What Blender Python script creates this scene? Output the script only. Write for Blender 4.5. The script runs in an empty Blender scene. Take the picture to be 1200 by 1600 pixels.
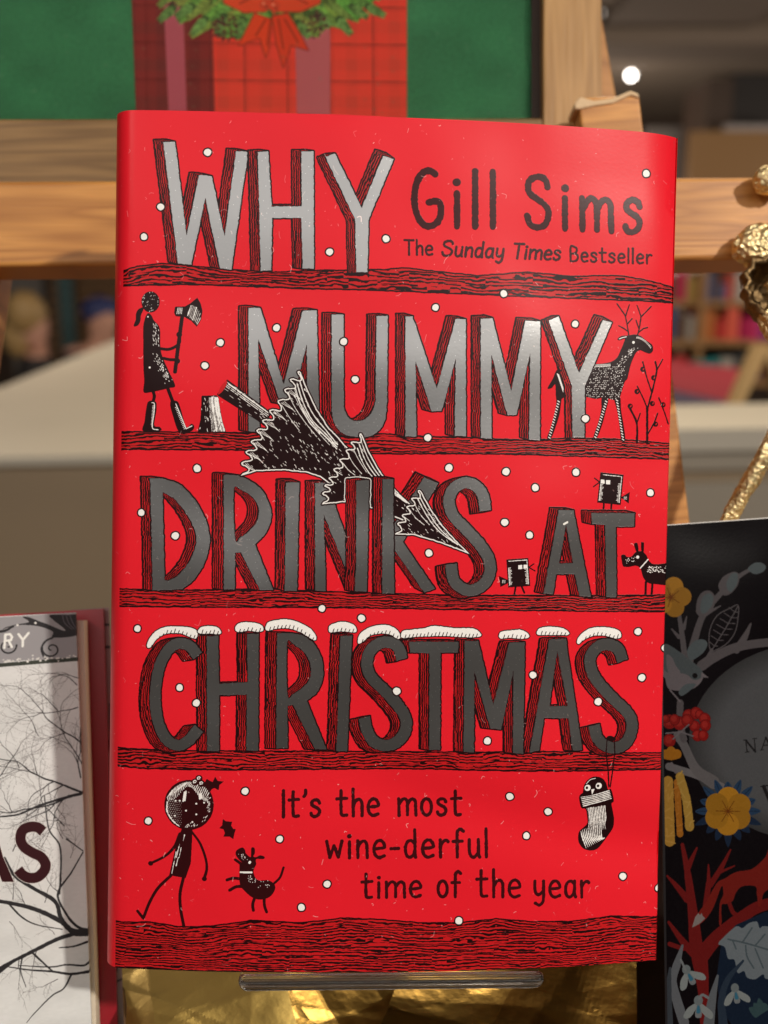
import bpy, bmesh, math, random
import numpy as np
from mathutils import Vector, Matrix

# ------------------------------------------------------------------ camera, world, lamps, exposure
scene = bpy.context.scene
C = scene.collection
F = 1600.0                       # focal length in photograph pixels (1200 x 1600)
PITCH = math.radians(14)         # the phone looks slightly down
CAM = Vector((0, 0, 1.62))
cd = bpy.data.cameras.new('camera'); cam = bpy.data.objects.new('camera', cd); C.objects.link(cam)
cam.location = CAM; cam.rotation_euler = (math.pi/2 - PITCH, 0, 0)
cd.sensor_fit = 'VERTICAL'; cd.sensor_height = 36; cd.sensor_width = 27; cd.lens = 36
cd.clip_start = .01; cd.clip_end = 100
cd.dof.use_dof = True; cd.dof.focus_distance = .262; cd.dof.aperture_fstop = 9; cd.dof.aperture_blades = 7
scene.camera = cam
CM = Matrix.Rotation(math.pi/2 - PITCH, 3, 'X')
w = bpy.data.worlds.new('World'); scene.world = w; w.use_nodes = True
bg = w.node_tree.nodes['Background']; bg.inputs[0].default_value = (.95, .82, .70, 1); bg.inputs[1].default_value = .12
scene.view_settings.view_transform = 'Standard'; scene.view_settings.look = 'None'
scene.view_settings.exposure = 0; scene.view_settings.gamma = 1
def wp(p):                       # camera frame (x right, y down, z forward) -> world
    return CAM + CM @ Vector((p[0], -p[1], -p[2]))
def at(px, py, d):
    return wp(((px-600)/F*d, (py-800)/F*d, d))
def lamp(name, pos, target, watts, size, col, kind='AREA', size_y=None):
    l = bpy.data.lights.new(name, kind); l.energy = watts; l.color = col
    if kind == 'AREA':
        l.size = size
        if size_y: l.shape = 'RECTANGLE'; l.size_y = size_y
        else: l.shape = 'DISK'
    else:
        l.shadow_soft_size = size
    o = bpy.data.objects.new(name, l); C.objects.link(o); o.location = pos
    o.rotation_euler = (Vector(target) - Vector(pos)).to_track_quat('-Z', 'Y').to_euler()
    return o
BOOK = at(600, 850, .262)
# two shop spotlights in front of the table (left and right of the photographer) and a soft ceiling panel
lamp('spotlight_lamp', (-.82, -.66, 2.50), BOOK, 3.0, .07, (1, .90, .80))
lamp('spotlight_lamp', (.90, -.72, 2.50), BOOK, 20.5, .07, (1, .93, .84))
lamp('ceiling_panel_lamp', (0.0, -.80, 2.22), (0, .25, 1.55), 4.0, 1.3, (1, .95, .90), size_y=.55)
lamp('shop_lamp', (1.2, 3.2, 2.5), (0.8, 4.6, 1.0), 13, .5, (1, .86, .68))
lamp('shop_lamp', (-1.6, 3.0, 2.5), (-1.6, 4.2, 1.0), 20, .5, (1, .86, .68))
lamp('ceiling_fill_light', (-1.2, 2.4, 2.2), (0, 3, 3), 14, .12, (1, .84, .68), 'POINT')  # this and the next two: unseen point lights added to brighten the ceiling
lamp('ceiling_fill_light', (2.6, 3.4, 1.9), (0, 3, 3), 26, .12, (1, .86, .72), 'POINT')
lamp('ceiling_fill_light', (.6, 5.6, 1.7), (0, 3, 3), 34, .12, (1, .86, .72), 'POINT')
lamp('counter_lamp', (0.3, 1.35, 2.5), (0.1, 1.6, 1.2), 12, .35, (1, .86, .66))

rnd = random.Random(7)
npr = np.random.RandomState(5)
# ------------------------------------------------------------------ object helpers
def props(o, label=None, cat=None, group=None, kind=None):
    if label: o['label'] = label
    if cat: o['category'] = cat
    if group: o['group'] = group
    if kind: o['kind'] = kind
    return o
def thing(name, loc, label, cat, group=None):
    o = bpy.data.objects.new(name, None); C.objects.link(o); o.location = loc; o.empty_display_size = .02
    return props(o, label, cat, group)
def mesh(name, V, Fc, mat, parent=None, uv=None, smooth=False, loc=None):
    """V in world coordinates; stored relative to the parent (or to loc)"""
    off = Vector(parent.location) if parent else (Vector(loc) if loc else Vector((0, 0, 0)))
    me = bpy.data.meshes.new(name)
    me.from_pydata([tuple(Vector(v) - off) for v in V], [], Fc)
    if uv is not None:
        ul = me.uv_layers.new(name='UVMap')
        for p in me.polygons:
            for li, vi in zip(p.loop_indices, p.vertices): ul.data[li].uv = uv[vi]
    if smooth:
        for p in me.polygons: p.use_smooth = True
    me.materials.append(mat)
    o = bpy.data.objects.new(name, me); C.objects.link(o)
    if parent: o.parent = parent
    else: o.location = off
    me.update()
    return o
def soften(o, wd=.0006, seg=2):
    b = o.modifiers.new('bevel', 'BEVEL'); b.width = wd; b.segments = seg; b.limit_method = 'ANGLE'
    return o
BOXF = [(0,1,2,3),(7,6,5,4),(0,4,5,1),(1,5,6,2),(2,6,7,3),(3,7,4,0)]
class Plane:
    """a real plane: 1/depth is linear over the picture; given by three picture points with depths"""
    def __init__(s, *pts):
        A = np.array([[1, x, y] for x, y, d in pts], float)
        s.k = np.linalg.solve(A, np.array([1/d for _, _, d in pts]))
    def cam(s, x, y, extra=0):
        x = np.asarray(x, float); y = np.asarray(y, float)
        d = 1/(s.k[0]+s.k[1]*x+s.k[2]*y)
        return np.stack([(x-600)/F*d, (y-800)/F*d, d], -1)
    def normal(s):               # pointing away from the camera
        a, b, c = s.cam([0, 1000, 0], [0, 0, 1000])
        n = np.cross(b-a, c-a); n /= np.linalg.norm(n)
        return n if n[2] > 0 else -n
def slab(name, quad, plane, thick, mat, parent, uvo=None, front=0.0):
    """solid board whose front face has these picture corners (clockwise from top left) on a plane"""
    P = plane.cam([q[0] for q in quad], [q[1] for q in quad]); n = plane.normal()
    P = P + n*front
    Q = P + n*thick
    V = [wp(p) for p in P] + [wp(q) for q in Q]
    e = (P[1]-P[0]); e /= np.linalg.norm(e); g = np.cross(n, e)
    if uvo is not None: uv = [uvo(p) for p in P]*2
    else: uv = [(float((p-P[0])@e), float((p-P[0])@g)) for p in list(P)+list(Q)]
    return mesh(name, V, BOXF, mat, parent, uv)
def wbox(name, x0, x1, y0, y1, z0, z1, mat, parent=None):
    V = [(x0,y0,z1),(x1,y0,z1),(x1,y0,z0),(x0,y0,z0),(x0,y1,z1),(x1,y1,z1),(x1,y1,z0),(x0,y1,z0)]
    uv = [((v[0]), (v[2]+v[1])) for v in V]
    return mesh(name, V, BOXF, mat, parent, uv, loc=None if parent else ((x0+x1)/2, (y0+y1)/2, z0))

# ------------------------------------------------------------------ materials
def mat(name, col, rough=.5, metal=0.0, spec=.5, bump=0, bscale=200, var=0, vscale=8, coat=0, emit=None, estr=1, trans=0):
    m = bpy.data.materials.new(name); m.use_nodes = True; nt = m.node_tree; b = nt.nodes['Principled BSDF']
    b.inputs['Base Color'].default_value = (*col, 1); b.inputs['Roughness'].default_value = rough
    b.inputs['Metallic'].default_value = metal; b.inputs['Specular IOR Level'].default_value = spec
    b.inputs['Coat Weight'].default_value = coat; b.inputs['Transmission Weight'].default_value = trans
    if emit: b.inputs['Emission Color'].default_value = (*emit, 1); b.inputs['Emission Strength'].default_value = estr
    tc = nt.nodes.new('ShaderNodeTexCoord')
    if var:
        n = nt.nodes.new('ShaderNodeTexNoise'); n.inputs['Scale'].default_value = vscale; n.inputs['Detail'].default_value = 5
        nt.links.new(tc.outputs['Object'], n.inputs['Vector'])
        r = nt.nodes.new('ShaderNodeMapRange'); r.inputs['To Min'].default_value = 1-var; r.inputs['To Max'].default_value = 1+var
        nt.links.new(n.outputs['Fac'], r.inputs['Value'])
        v = nt.nodes.new('ShaderNodeVectorMath'); v.operation = 'SCALE'; v.inputs[0].default_value = col
        nt.links.new(r.outputs[0], v.inputs['Scale']); nt.links.new(v.outputs[0], b.inputs['Base Color'])
    if bump:
        n = nt.nodes.new('ShaderNodeTexNoise'); n.inputs['Scale'].default_value = bscale; n.inputs['Detail'].default_value = 4
        nt.links.new(tc.outputs['Object'], n.inputs['Vector'])
        bp = nt.nodes.new('ShaderNodeBump'); bp.inputs['Strength'].default_value = 1; bp.inputs['Distance'].default_value = bump
        nt.links.new(n.outputs['Fac'], bp.inputs['Height']); nt.links.new(bp.outputs[0], b.inputs['Normal'])
    return m
def wood(name, light, dark, ring=1.0, seed=0, along='u', streak=.4, rings=6):
    """timber: long grain along the board's first edge (UV u, metres), wavy growth rings, pores"""
    m = bpy.data.materials.new(name); m.use_nodes = True; nt = m.node_tree; b = nt.nodes['Principled BSDF']; L = nt.links.new
    b.inputs['Roughness'].default_value = .42; b.inputs['Specular IOR Level'].default_value = .4
    tc = nt.nodes.new('ShaderNodeTexCoord'); mp = nt.nodes.new('ShaderNodeMapping')
    s = (7, 60*ring, 1) if along == 'u' else (60*ring, 7, 1)
    mp.inputs['Scale'].default_value = s; mp.inputs['Location'].default_value = (seed*3.1, seed*1.7, seed)
    L(tc.outputs['UV'], mp.inputs['Vector'])
    n1 = nt.nodes.new('ShaderNodeTexNoise'); n1.inputs['Scale'].default_value = 1.0; n1.inputs['Detail'].default_value = 2; L(mp.outputs[0], n1.inputs['Vector'])
    mul = nt.nodes.new('ShaderNodeMath'); mul.operation = 'MULTIPLY'; mul.inputs[1].default_value = rings; L(n1.outputs['Fac'], mul.inputs[0])
    fr = nt.nodes.new('ShaderNodeMath'); fr.operation = 'PINGPONG'; fr.inputs[1].default_value = .5; L(mul.outputs[0], fr.inputs[0])
    mp2 = nt.nodes.new('ShaderNodeMapping'); s2 = (40, 1500, 1) if along == 'u' else (1500, 40, 1); mp2.inputs['Scale'].default_value = s2
    L(tc.outputs['UV'], mp2.inputs['Vector'])
    n2 = nt.nodes.new('ShaderNodeTexNoise'); n2.inputs['Scale'].default_value = 1; n2.inputs['Detail'].default_value = 3; L(mp2.outputs[0], n2.inputs['Vector'])
    a = nt.nodes.new('ShaderNodeMath'); a.operation = 'MULTIPLY_ADD'; a.inputs[1].default_value = 1.15; L(fr.outputs[0], a.inputs[0])
    a2 = nt.nodes.new('ShaderNodeMath'); a2.operation = 'MULTIPLY'; a2.inputs[1].default_value = streak; L(n2.outputs['Fac'], a2.inputs[0]); L(a2.outputs[0], a.inputs[2])
    cr = nt.nodes.new('ShaderNodeValToRGB'); cr.color_ramp.elements[0].color = (*light, 1); cr.color_ramp.elements[1].color = (*dark, 1)
    cr.color_ramp.elements[0].position = .15; cr.color_ramp.elements[1].position = .95
    L(a.outputs[0], cr.inputs[0]); L(cr.outputs[0], b.inputs['Base Color'])
    bp = nt.nodes.new('ShaderNodeBump'); bp.inputs['Strength'].default_value = .5; bp.inputs['Distance'].default_value = .0002
    L(n2.outputs['Fac'], bp.inputs['Height']); L(bp.outputs[0], b.inputs['Normal'])
    return m
# ------------------------------------------------------------------ print making: flat artwork drawn into an image by code
def smooth(pts, closed=False, n=8):
    P = np.array(pts, float)
    if len(P) < 3: return P
    if closed: Q = np.vstack([P[-1], P, P[:2]])
    else: Q = np.vstack([2*P[0]-P[1], P, 2*P[-1]-P[-2]])
    out = []
    t = np.linspace(0, 1, n, endpoint=False)[:, None]
    for i in range(1, len(Q)-2):
        a, b, c, d = Q[i-1], Q[i], Q[i+1], Q[i+2]
        out.append(.5*((2*b)+(-a+c)*t+(2*a-5*b+4*c-d)*t*t+(-a+3*b-3*c+d)*t**3))
    out = np.vstack(out)
    return out if closed else np.vstack([out, P[-1]])
def resample(P, step, closed=True):
    P = np.array(P, float)
    if closed: P = np.vstack([P, P[0]])
    out = []
    for a, b in zip(P[:-1], P[1:]):
        k = max(1, int(np.linalg.norm(b-a)/step))
        out.append(a+(b-a)*np.linspace(0, 1, k, endpoint=False)[:, None])
    out = np.vstack(out)
    return out if closed else np.vstack([out, P[-1]])
def noise2(h, w, cy, cx, rs=npr):
    gy, gx = int(h/cy)+3, int(w/cx)+3
    g = rs.rand(gy, gx)
    y = np.arange(h)/cy; x = np.arange(w)/cx
    yi = y.astype(int); xi = x.astype(int); fy = y-yi; fx = x-xi
    fy = (fy*fy*(3-2*fy))[:, None]; fx = (fx*fx*(3-2*fx))[None]
    A = g[yi][:, xi]; B = g[yi][:, xi+1]; Cc = g[yi+1][:, xi]; D = g[yi+1][:, xi+1]
    return (A*(1-fx)+B*fx)*(1-fy)+(Cc*(1-fx)+D*fx)*fy
class Canvas:
    def __init__(s, w, h, col, tomap, ppx):
        s.w, s.h = w, h
        s.c = np.empty((h, w, 3), np.float32); s.c[:] = np.array(col)/255.
        s.foil = np.zeros((h, w), np.float32); s.ink = np.zeros((h, w), np.float32)
        s.tomap = tomap            # picture points -> texture pixels (y down)
        s.S = ppx                  # texture pixels per photograph pixel
        s.o = (0, 0, 1.0)          # panel origin and magnification of the tracing
    def panel(s, ox, oy, k): s.o = (ox, oy, k)
    def T(s, pts):
        P = np.array(pts, float).reshape(-1, 2); ox, oy, k = s.o
        return s.tomap(P/k+np.array([ox, oy]))
    def poly(s, pts, wob=0, sm=False, tex=False):
        """mask record (x0, y0, bool array) of a filled outline"""
        P = np.array(pts, float)
        if sm: P = smooth(P, True)
        if not tex: P = s.T(P)
        if wob:
            P = resample(P, 9)
            P = P+npr.randn(*P.shape)*wob
        x0, y0 = np.floor(P.min(0)).astype(int)-12; x1, y1 = np.ceil(P.max(0)).astype(int)+12
        x0, y0, x1, y1 = max(x0, 0), max(y0, 0), min(x1, s.w), min(y1, s.h)
        if x1 <= x0 or y1 <= y0: return (0, 0, np.zeros((1, 1), bool))
        m = np.zeros((y1-y0, x1-x0), bool); X = np.arange(x0, x1)+.5
        for (xa, ya), (xb, yb) in zip(P, np.roll(P, -1, 0)):
            if ya > yb: xa, ya, xb, yb = xb, yb, xa, ya
            r0 = max(int(np.ceil(ya-.5)), y0); r1 = min(int(np.ceil(yb-.5)), y1)
            if r1 <= r0: continue
            Y = np.arange(r0, r1)+.5
            xi = xa+(Y-ya)*(xb-xa)/(yb-ya)
            m[r0-y0:r1-y0] ^= X[None] > xi[:, None]
        return (x0, y0, m)
    def line(s, pts, r, sm=False, closed=False, taper=None, wob=0, tex=False, rtex=False, cap=True):
        """mask of a stroke; r = half width in photograph pixels"""
        P = np.array(pts, float)
        if sm: P = smooth(P, closed)
        if not tex: P = s.T(P)
        if closed and not sm: P = np.vstack([P, P[0]])
        elif closed: P = np.vstack([P, P[0]])
        P = resample(P, 6, False)
        R = r if rtex else r*s.S
        n = len(P); rr = np.full(n, R, float)
        if taper is not None: rr = np.interp(np.linspace(0, 1, n), np.linspace(0, 1, len(taper)), np.array(taper)*R)
        if wob: rr = rr*(1+wob*npr.randn(n)); P = P+npr.randn(n, 2)*wob*R*.5
        mx = rr.max()+2
        x0, y0 = np.floor(P.min(0)-mx).astype(int); x1, y1 = np.ceil(P.max(0)+mx).astype(int)
        x0, y0, x1, y1 = max(x0, 0), max(y0, 0), min(x1, s.w), min(y1, s.h)
        if x1 <= x0 or y1 <= y0: return (0, 0, np.zeros((1, 1), bool))
        m = np.zeros((y1-y0, x1-x0), bool)
        for i in range(n-1):
            a, b = P[i], P[i+1]; q = max(rr[i], rr[i+1])+1
            u0 = max(int(min(a[0], b[0])-q), x0); u1 = min(int(max(a[0], b[0])+q)+1, x1)
            v0 = max(int(min(a[1], b[1])-q), y0); v1 = min(int(max(a[1], b[1])+q)+1, y1)
            if u1 <= u0 or v1 <= v0: continue
            X = np.arange(u0, u1)[None]+.5; Y = np.arange(v0, v1)[:, None]+.5
            d = b-a; L = d@d+1e-9
            t = np.clip(((X-a[0])*d[0]+(Y-a[1])*d[1])/L, 0, 1)
            D = (X-a[0]-t*d[0])**2+(Y-a[1]-t*d[1])**2
            m[v0-y0:v1-y0, u0-x0:u1-x0] |= D <= (rr[i]+(rr[i+1]-rr[i])*t)**2
        return (x0, y0, m)
    def fill(s, rec, col, a=1.0, foil=None, ink=None):
        x0, y0, m = rec; h, w_ = m.shape
        v = s.c[y0:y0+h, x0:x0+w_]
        col = np.array(col, np.float32)/255. if not isinstance(col, np.ndarray) else col
        if col.ndim == 1: v[m] = v[m]*(1-a)+col*a
        else: v[m] = v[m]*(1-a)+col[m]*a
        if foil is not None: s.foil[y0:y0+h, x0:x0+w_][m] = foil
        if ink is not None: s.ink[y0:y0+h, x0:x0+w_][m] = ink
    def union(s, recs):
        x0 = min(r[0] for r in recs); y0 = min(r[1] for r in recs)
        x1 = max(r[0]+r[2].shape[1] for r in recs); y1 = max(r[1]+r[2].shape[0] for r in recs)
        m = np.zeros((y1-y0, x1-x0), bool)
        for r in recs: m[r[1]-y0:r[1]-y0+r[2].shape[0], r[0]-x0:r[0]-x0+r[2].shape[1]] |= r[2]
        return (x0, y0, m)
    def grow(s, rec, r, pad=True):
        x0, y0, m = rec; q = int(math.ceil(r)); h, w_ = m.shape
        M = np.zeros((h+2*q, w_+2*q), bool)
        for dy in range(-q, q+1):
            k = r*r-dy*dy
            if k < 0: continue
            dxm = int(math.sqrt(k)); row = np.zeros((h, w_+2*q), bool)
            # horizontal run by cumulative sum
            cs = np.zeros((h, w_+2*q+1), np.int32); P = np.zeros((h, w_+2*q), bool); P[:, q:q+w_] = m
            cs[:, 1:] = np.cumsum(P, 1)
            lo = np.clip(np.arange(w_+2*q)-dxm, 0, w_+2*q); hi = np.clip(np.arange(w_+2*q)+dxm+1, 0, w_+2*q)
            M[q+dy:q+dy+h] |= (cs[:, hi]-cs[:, lo]) > 0
        X0, Y0 = x0-q, y0-q
        cx, cy = max(0, -X0), max(0, -Y0)
        M = M[cy:, cx:]; X0 += cx; Y0 += cy
        M = M[:max(0, s.h-Y0), :max(0, s.w-X0)]
        return (X0, Y0, M)
    def clip(s, rec, other):
        """rec AND other"""
        x0, y0, m = rec; full = np.zeros((s.h, s.w), bool)
        full[other[1]:other[1]+other[2].shape[0], other[0]:other[0]+other[2].shape[1]] = other[2]
        return (x0, y0, m & full[y0:y0+m.shape[0], x0:x0+m.shape[1]])
    def erode(s, rec, r):
        x0, y0, m = rec
        inv = (x0, y0, ~np.pad(m, 0)); g = s.grow((1000, 1000, ~m), r) if False else None
        big = np.pad(m, int(r)+2); I = (5000, 5000, ~big)
        keepw, keeph = s.w, s.h; s.w = s.h = 10**6
        g = s.grow(I, r); s.w, s.h = keepw, keeph
        q = int(math.ceil(r)); p = int(r)+2
        G = g[2][q+p:q+p+m.shape[0], q+p:q+p+m.shape[1]]
        return (x0, y0, m & ~G)
    def image(s, name, arr=None, data=False):
        a = s.c if arr is None else np.repeat(arr[:, :, None], 3, 2)
        im = bpy.data.images.new(name, s.w, s.h, alpha=False)
        if data: im.colorspace_settings.name = 'Non-Color'
        out = np.ones((s.h, s.w, 4), np.float32); out[:, :, :3] = a[::-1]
        im.pixels.foreach_set(out.ravel()); im.update(); im.pack()
        return im
# ------------------------------------------------------------------ geometry of the main book (pose solved from its four corners)
BH = .216                                     # book height, metres
def book_pose():
    P = np.array([(168, 176), (1053, 212), (1028, 1500), (164, 1508)], float)-[600, 800]
    src = [(0, 1), (1, 1), (1, 0), (0, 0)]; A = []
    for (x, y), (u, v) in zip(src, P):
        A.append([x, y, 1, 0, 0, 0, -u*x, -u*y, -u]); A.append([0, 0, 0, x, y, 1, -v*x, -v*y, -v])
    H = np.linalg.svd(np.array(A))[2][-1].reshape(3, 3)
    B = np.diag([1/F, 1/F, 1.])@H
    if B[2, 2] < 0: B = -B
    B = B/np.linalg.norm(B[:, 1])*BH
    t = B[:, 2]; ex = B[:, 0]; W = np.linalg.norm(ex); ex = ex/W
    ey = B[:, 1]-ex*(B[:, 1]@ex); ey /= np.linalg.norm(ey)
    ez = np.cross(ex, ey)                      # camera frame has y down: make ez face the camera
    if ez[2] > 0: ez = -ez
    return t, ex, ey, ez, W
BT, BX, BY, BZ, BW = book_pose()
def bulge(u):                                  # the board bows towards the viewer; u = 0..1 across
    u = np.clip(np.asarray(u, float), 0, 1)
    return .0052*(1-np.abs((u-.47)/.53)**2.2)
def b3(x, y, z):                               # book frame (metres: right, up, out of the cover) -> world
    return wp(BT+BX*x+BY*y+BZ*z)
CS = 2.4; MPP = BW/884.0                       # texture px per photo px, metres per photo px
LM, TM = 60, 10                                # texture margins
TW, TH = int(884*CS)+LM+24, int(BH/MPP*CS)+2*TM
def cover_map(P):
    D = np.stack([(P[:, 0]-600)/F, (P[:, 1]-800)/F, np.ones(len(P))], -1)
    z = np.zeros(len(P))
    for _ in range(4):
        k = ((BT@BZ)+z)/(D@BZ); X = D*k[:, None]-BT
        x = X@BX; y = X@BY; z = bulge(x/BW)
    return np.stack([x/MPP*CS+LM, (BH-y)/MPP*CS+TM], -1)
def cover_uv(x, y): return ((x/MPP*CS+LM)/TW, 1-((BH-y)/MPP*CS+TM)/TH)

RED = (230, 30, 44); INK = (30, 7, 9); WHITE = (246, 244, 240); GREY = (150, 150, 150); SRED = (198, 27, 32)
K = Canvas(TW, TH, RED, cover_map, CS)
# shelves of woodcut grain
def band(top, bot, nl, edge=2.0):
    a = cover_map(np.array(top, float)); b = cover_map(np.array(bot, float))
    xs = np.arange(LM+40, TW)
    ya = np.interp(xs, a[:, 0], a[:, 1])+(noise2(1, len(xs), 1, 14)[0]-.5)*2.4
    yb = np.interp(xs, b[:, 0], b[:, 1])+(noise2(1, len(xs), 1, 17)[0]-.5)*2.8
    y0, y1 = int(min(ya.min(), yb.min()))-8, min(TH, int(max(ya.max(), yb.max()))+9)
    Y = np.arange(y0, y1)[:, None]+.5
    t = (Y-ya[None])/(yb-ya)[None]
    h, w_ = t.shape; per = (yb-ya).mean()/nl
    ph = t*nl+(noise2(h, w_, 40, 110)-.5)*1.5+(noise2(h, w_, 12, 26)-.5)*.5
    # dislocations: strips of grain that step against each other
    steps = np.zeros((h, w_))
    for k in range(int(w_/40*max(1, nl/5))):
        cx = npr.randint(0, w_); cy = npr.randint(0, h); ww = npr.randint(40, 230); hh = int(per*npr.choice([1, 2, 3]))
        steps[cy:cy+hh, cx:cx+ww] = npr.choice([.35, .5, -.4])
    ph = ph+steps
    duty = .47+.30*(noise2(h, w_, 7, 9)-.5)+.2*(noise2(h, w_, 50, 130)-.5)
    fr = ph % 1.0
    inside = (t > 0) & (t < 1)
    m = (inside & (fr < duty)) | ((np.abs(Y-ya) < edge*CS*.55) | (np.abs(Y-yb) < edge*CS*.6))
    K.fill((LM+40, y0, inside), SRED); K.fill((LM+40, y0, m), INK, ink=1)
band([(185,425),(214,416),(256,411.5),(298,415),(360,421),(427,425),(477,423),(600,422),(633,419),(683,425),(746,431),(825,425),(892,431),(967,430),(1015,438),(1060,449)],
     [(180,446),(214,446),(298,444),(385,447),(477,451),(556,453),(683,458),(788,462),(900,466),(1060,472)], 5)
band([(185,674.6),(397,676),(600,678),(666,682),(738,684),(825,688),(892,684),(967,686),(1060,694)],
     [(185,702),(397,703),(600,709),(767,709),(917,713),(1060,718)], 6)
band([(180,920),(300,922),(420,920),(545,926),(600,927),(700,929),(850,930),(1050,930)],
     [(180,947),(420,949),(600,950),(808,953),(1050,956)], 6)
band([(180,1168),(243,1171),(368,1173),(580,1175),(850,1173),(1045,1177)],
     [(180,1196),(227,1200),(660,1202),(1045,1202)], 6)
band([(170,1440),(235,1440),(285,1447),(335,1445),(393,1437),(472,1442),(535,1435),(600,1438),(662,1443),(717,1442),(775,1435),(833,1439),(892,1438),(954,1430),(1040,1433)],
     [(160,1511),(400,1518),(700,1521),(900,1513),(1045,1505)], 17)

# title letters: silver face, woodcut side swept to the left, black contour
def ribbon(pts, r, sm=True):
    P = smooth(pts, n=10) if sm else np.array(pts, float)
    d = np.gradient(P, axis=0); d /= np.linalg.norm(d, axis=1)[:, None]; n = np.stack([-d[:, 1], d[:, 0]], -1)
    return np.vstack([P+n*r, (P-n*r)[::-1]])
def face_mask(polys):
    recs = []
    for p in polys:
        hole = None
        if isinstance(p, tuple): p, hole = p
        f = K.poly(p, wob=.7)
        if hole is not None:
            hm = K.poly(hole, wob=.7); x0, y0, m = f
            a0, b0 = hm[0]-x0, hm[1]-y0; m[b0:b0+hm[2].shape[0], a0:a0+hm[2].shape[1]] &= ~hm[2]
        recs.append(f)
    return K.union(recs)
def letter(parts, pre=None):
    """parts: list of (list of outlines, (dx, dy) sweep in tracing units)"""
    sweeps = []; faces = []
    for polys, sh in parts:
        f = face_mask(polys); faces.append(f)
        v = np.array(sh, float)/K.o[2]*CS; L = int(abs(v[0])); x0, y0, m = f
        ax = max(0, -int(v[0]))+2; ay = int(abs(v[1]))+2
        M = np.zeros((m.shape[0]+2*ay, m.shape[1]+ax), bool); depth = np.zeros(M.shape, np.int16)
        for k in range(1, L+1):
            dx = int(round(v[0]*k/L)); dy = int(round(v[1]*k/L))
            sl = (slice(ay+dy, ay+dy+m.shape[0]), slice(ax+dx, ax+dx+m.shape[1]))
            new = m & ~M[sl]; depth[sl][new] = k; M[sl] |= m
        sweeps.append((x0-ax, y0-ay, M, depth))
    body = K.union([f for f in faces]+[(a, b, c) for a, b, c, d in sweeps])
    out = K.grow(body, 2.4*CS)
    if pre is not None:
        K.fill(K.clip(K.grow(body, 3.6*CS), pre), WHITE)
    K.fill(out, INK, foil=0, ink=1)
    for a, b, M, dp in sweeps:
        h, w_ = M.shape
        warp = (noise2(h, w_, 90, 12)-.5)*3+(noise2(h, w_, 14, 400)-.5)*1.6
        blk = np.zeros((h, w_))
        for _ in range(int(h/14)):
            cy = npr.randint(0, h); cx = npr.randint(0, w_); blk[cy:cy+npr.randint(30, 130), cx:cx+npr.randint(6, 16)] = npr.choice([2.2, 3.2])
        g = ((dp+warp+blk) % 7.4) < (2.6+2.0*(noise2(h, w_, 40, 8)-.5))
        red = M & g
        K.fill((a, b, red), SRED, ink=.4)
    ft = K.union(faces)
    K.fill(K.grow(ft, .95*CS), INK, foil=0, ink=1)
    K.fill(ft, GREY, foil=1, ink=.2)
    return body
K.panel(160, 150, 2.4)
letter([([[(228,172),(272,169),(315,522),(362,294),(409,297),(458,525),(500,203),(546,206),(484,650),(441,645),(385,380),(333,632),(283,628)]], (-34, -7))])
letter([([[(582,207),(622,206),(634,412),(748,414),(746,210),(792,208),(794,648),(752,648),(746,458),(636,457),(634,654),(594,655)]], (-34, -4))])
letter([([[(836,232),(872,219),(972,422),(985,440),(998,466),(994,662),(952,662),(948,466)]], (-30, 2)),
        ([[(972,422),(1052,228),(1092,240),(998,466),(950,466)]], (-30, -20))])
# the reindeer goes behind the last letter of the second word
def flecks(rec, n, ang, ln, r, col=WHITE, jit=.15, region=None):
    x0, y0, m = rec; ys, xs = np.nonzero(m)
    if len(xs) == 0: return
    for i in npr.randint(0, len(xs), n):
        x, y = xs[i]+x0, ys[i]+y0
        if region is not None and not region(x, y): continue
        a = math.radians(ang)+npr.randn()*jit; L = ln*CS*(.5+npr.rand())
        s_ = K.line([(x, y), (x+math.cos(a)*L, y+math.sin(a)*L)], r*(.7+.6*npr.rand()), tex=True)
        K.fill(K.clip(s_, rec), col)
K.panel(840, 465, 5.4545)
body = K.union([K.poly(p, sm=True) for p in [
    [(988,425),(985,455),(960,475),(920,465),(880,448),(850,460),(830,490),(800,560),(780,640),(768,690),(745,720),(720,800),(702,850),(660,872),(600,858),(560,850),(500,862),(410,845),(330,840),(230,850),(200,860),(190,760),(200,640),(300,580),(490,565),(560,560),(630,545),(680,510),(710,450),(735,390),(745,350),(700,362),(684,350),(720,325),(780,320),(830,312),(880,325),(930,365),(975,395)],
    [(175,610),(150,640),(130,690),(85,772),(120,770),(150,740),(155,830),(160,900),(140,1000),(110,1110),(80,1195),(115,1195),(150,1110),(185,1000),(200,900),(210,850),(240,850),(240,750),(210,650)],
    [(550,850),(545,950),(520,1060),(478,1188),(508,1192),(550,1090),(580,980),(605,860)],
    [(655,850),(680,960),(700,1080),(715,1212),(750,1212),(735,1080),(715,960),(705,840)]]])
K.fill(body, INK, ink=1)
for i in range(17):
    for j in range(34):
        x, y = 420+j*14+(i % 2)*7-i*2, 590+i*17+npr.randn()*2
        if npr.rand() < .42: continue
        q = K.line([(x, y), (x+3, y+npr.randn()*2-2)], .38+.28*npr.rand())
        if (y > 560 and x < 770-(y-560)*.2): K.fill(K.clip(q, body), WHITE)
for i in range(60):
    t = npr.rand(); x = 820-140*t+npr.randn()*14; y = 430+170*t; q = K.line([(x, y), (x+5, y-4)], .4); K.fill(K.clip(q, body), WHITE)
for t in np.linspace(0, 1, 15):
    for p0, p1 in [((180,880),(100,1190)), ((588,880),(495,1185)), ((680,870),(732,1205)), ((175,650),(225,800))]:
        x = p0[0]+(p1[0]-p0[0])*t; y = p0[1]+(p1[1]-p0[1])*t; K.fill(K.clip(K.line([(x-7, y), (x+6, y+9)], .8), body), WHITE)
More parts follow.
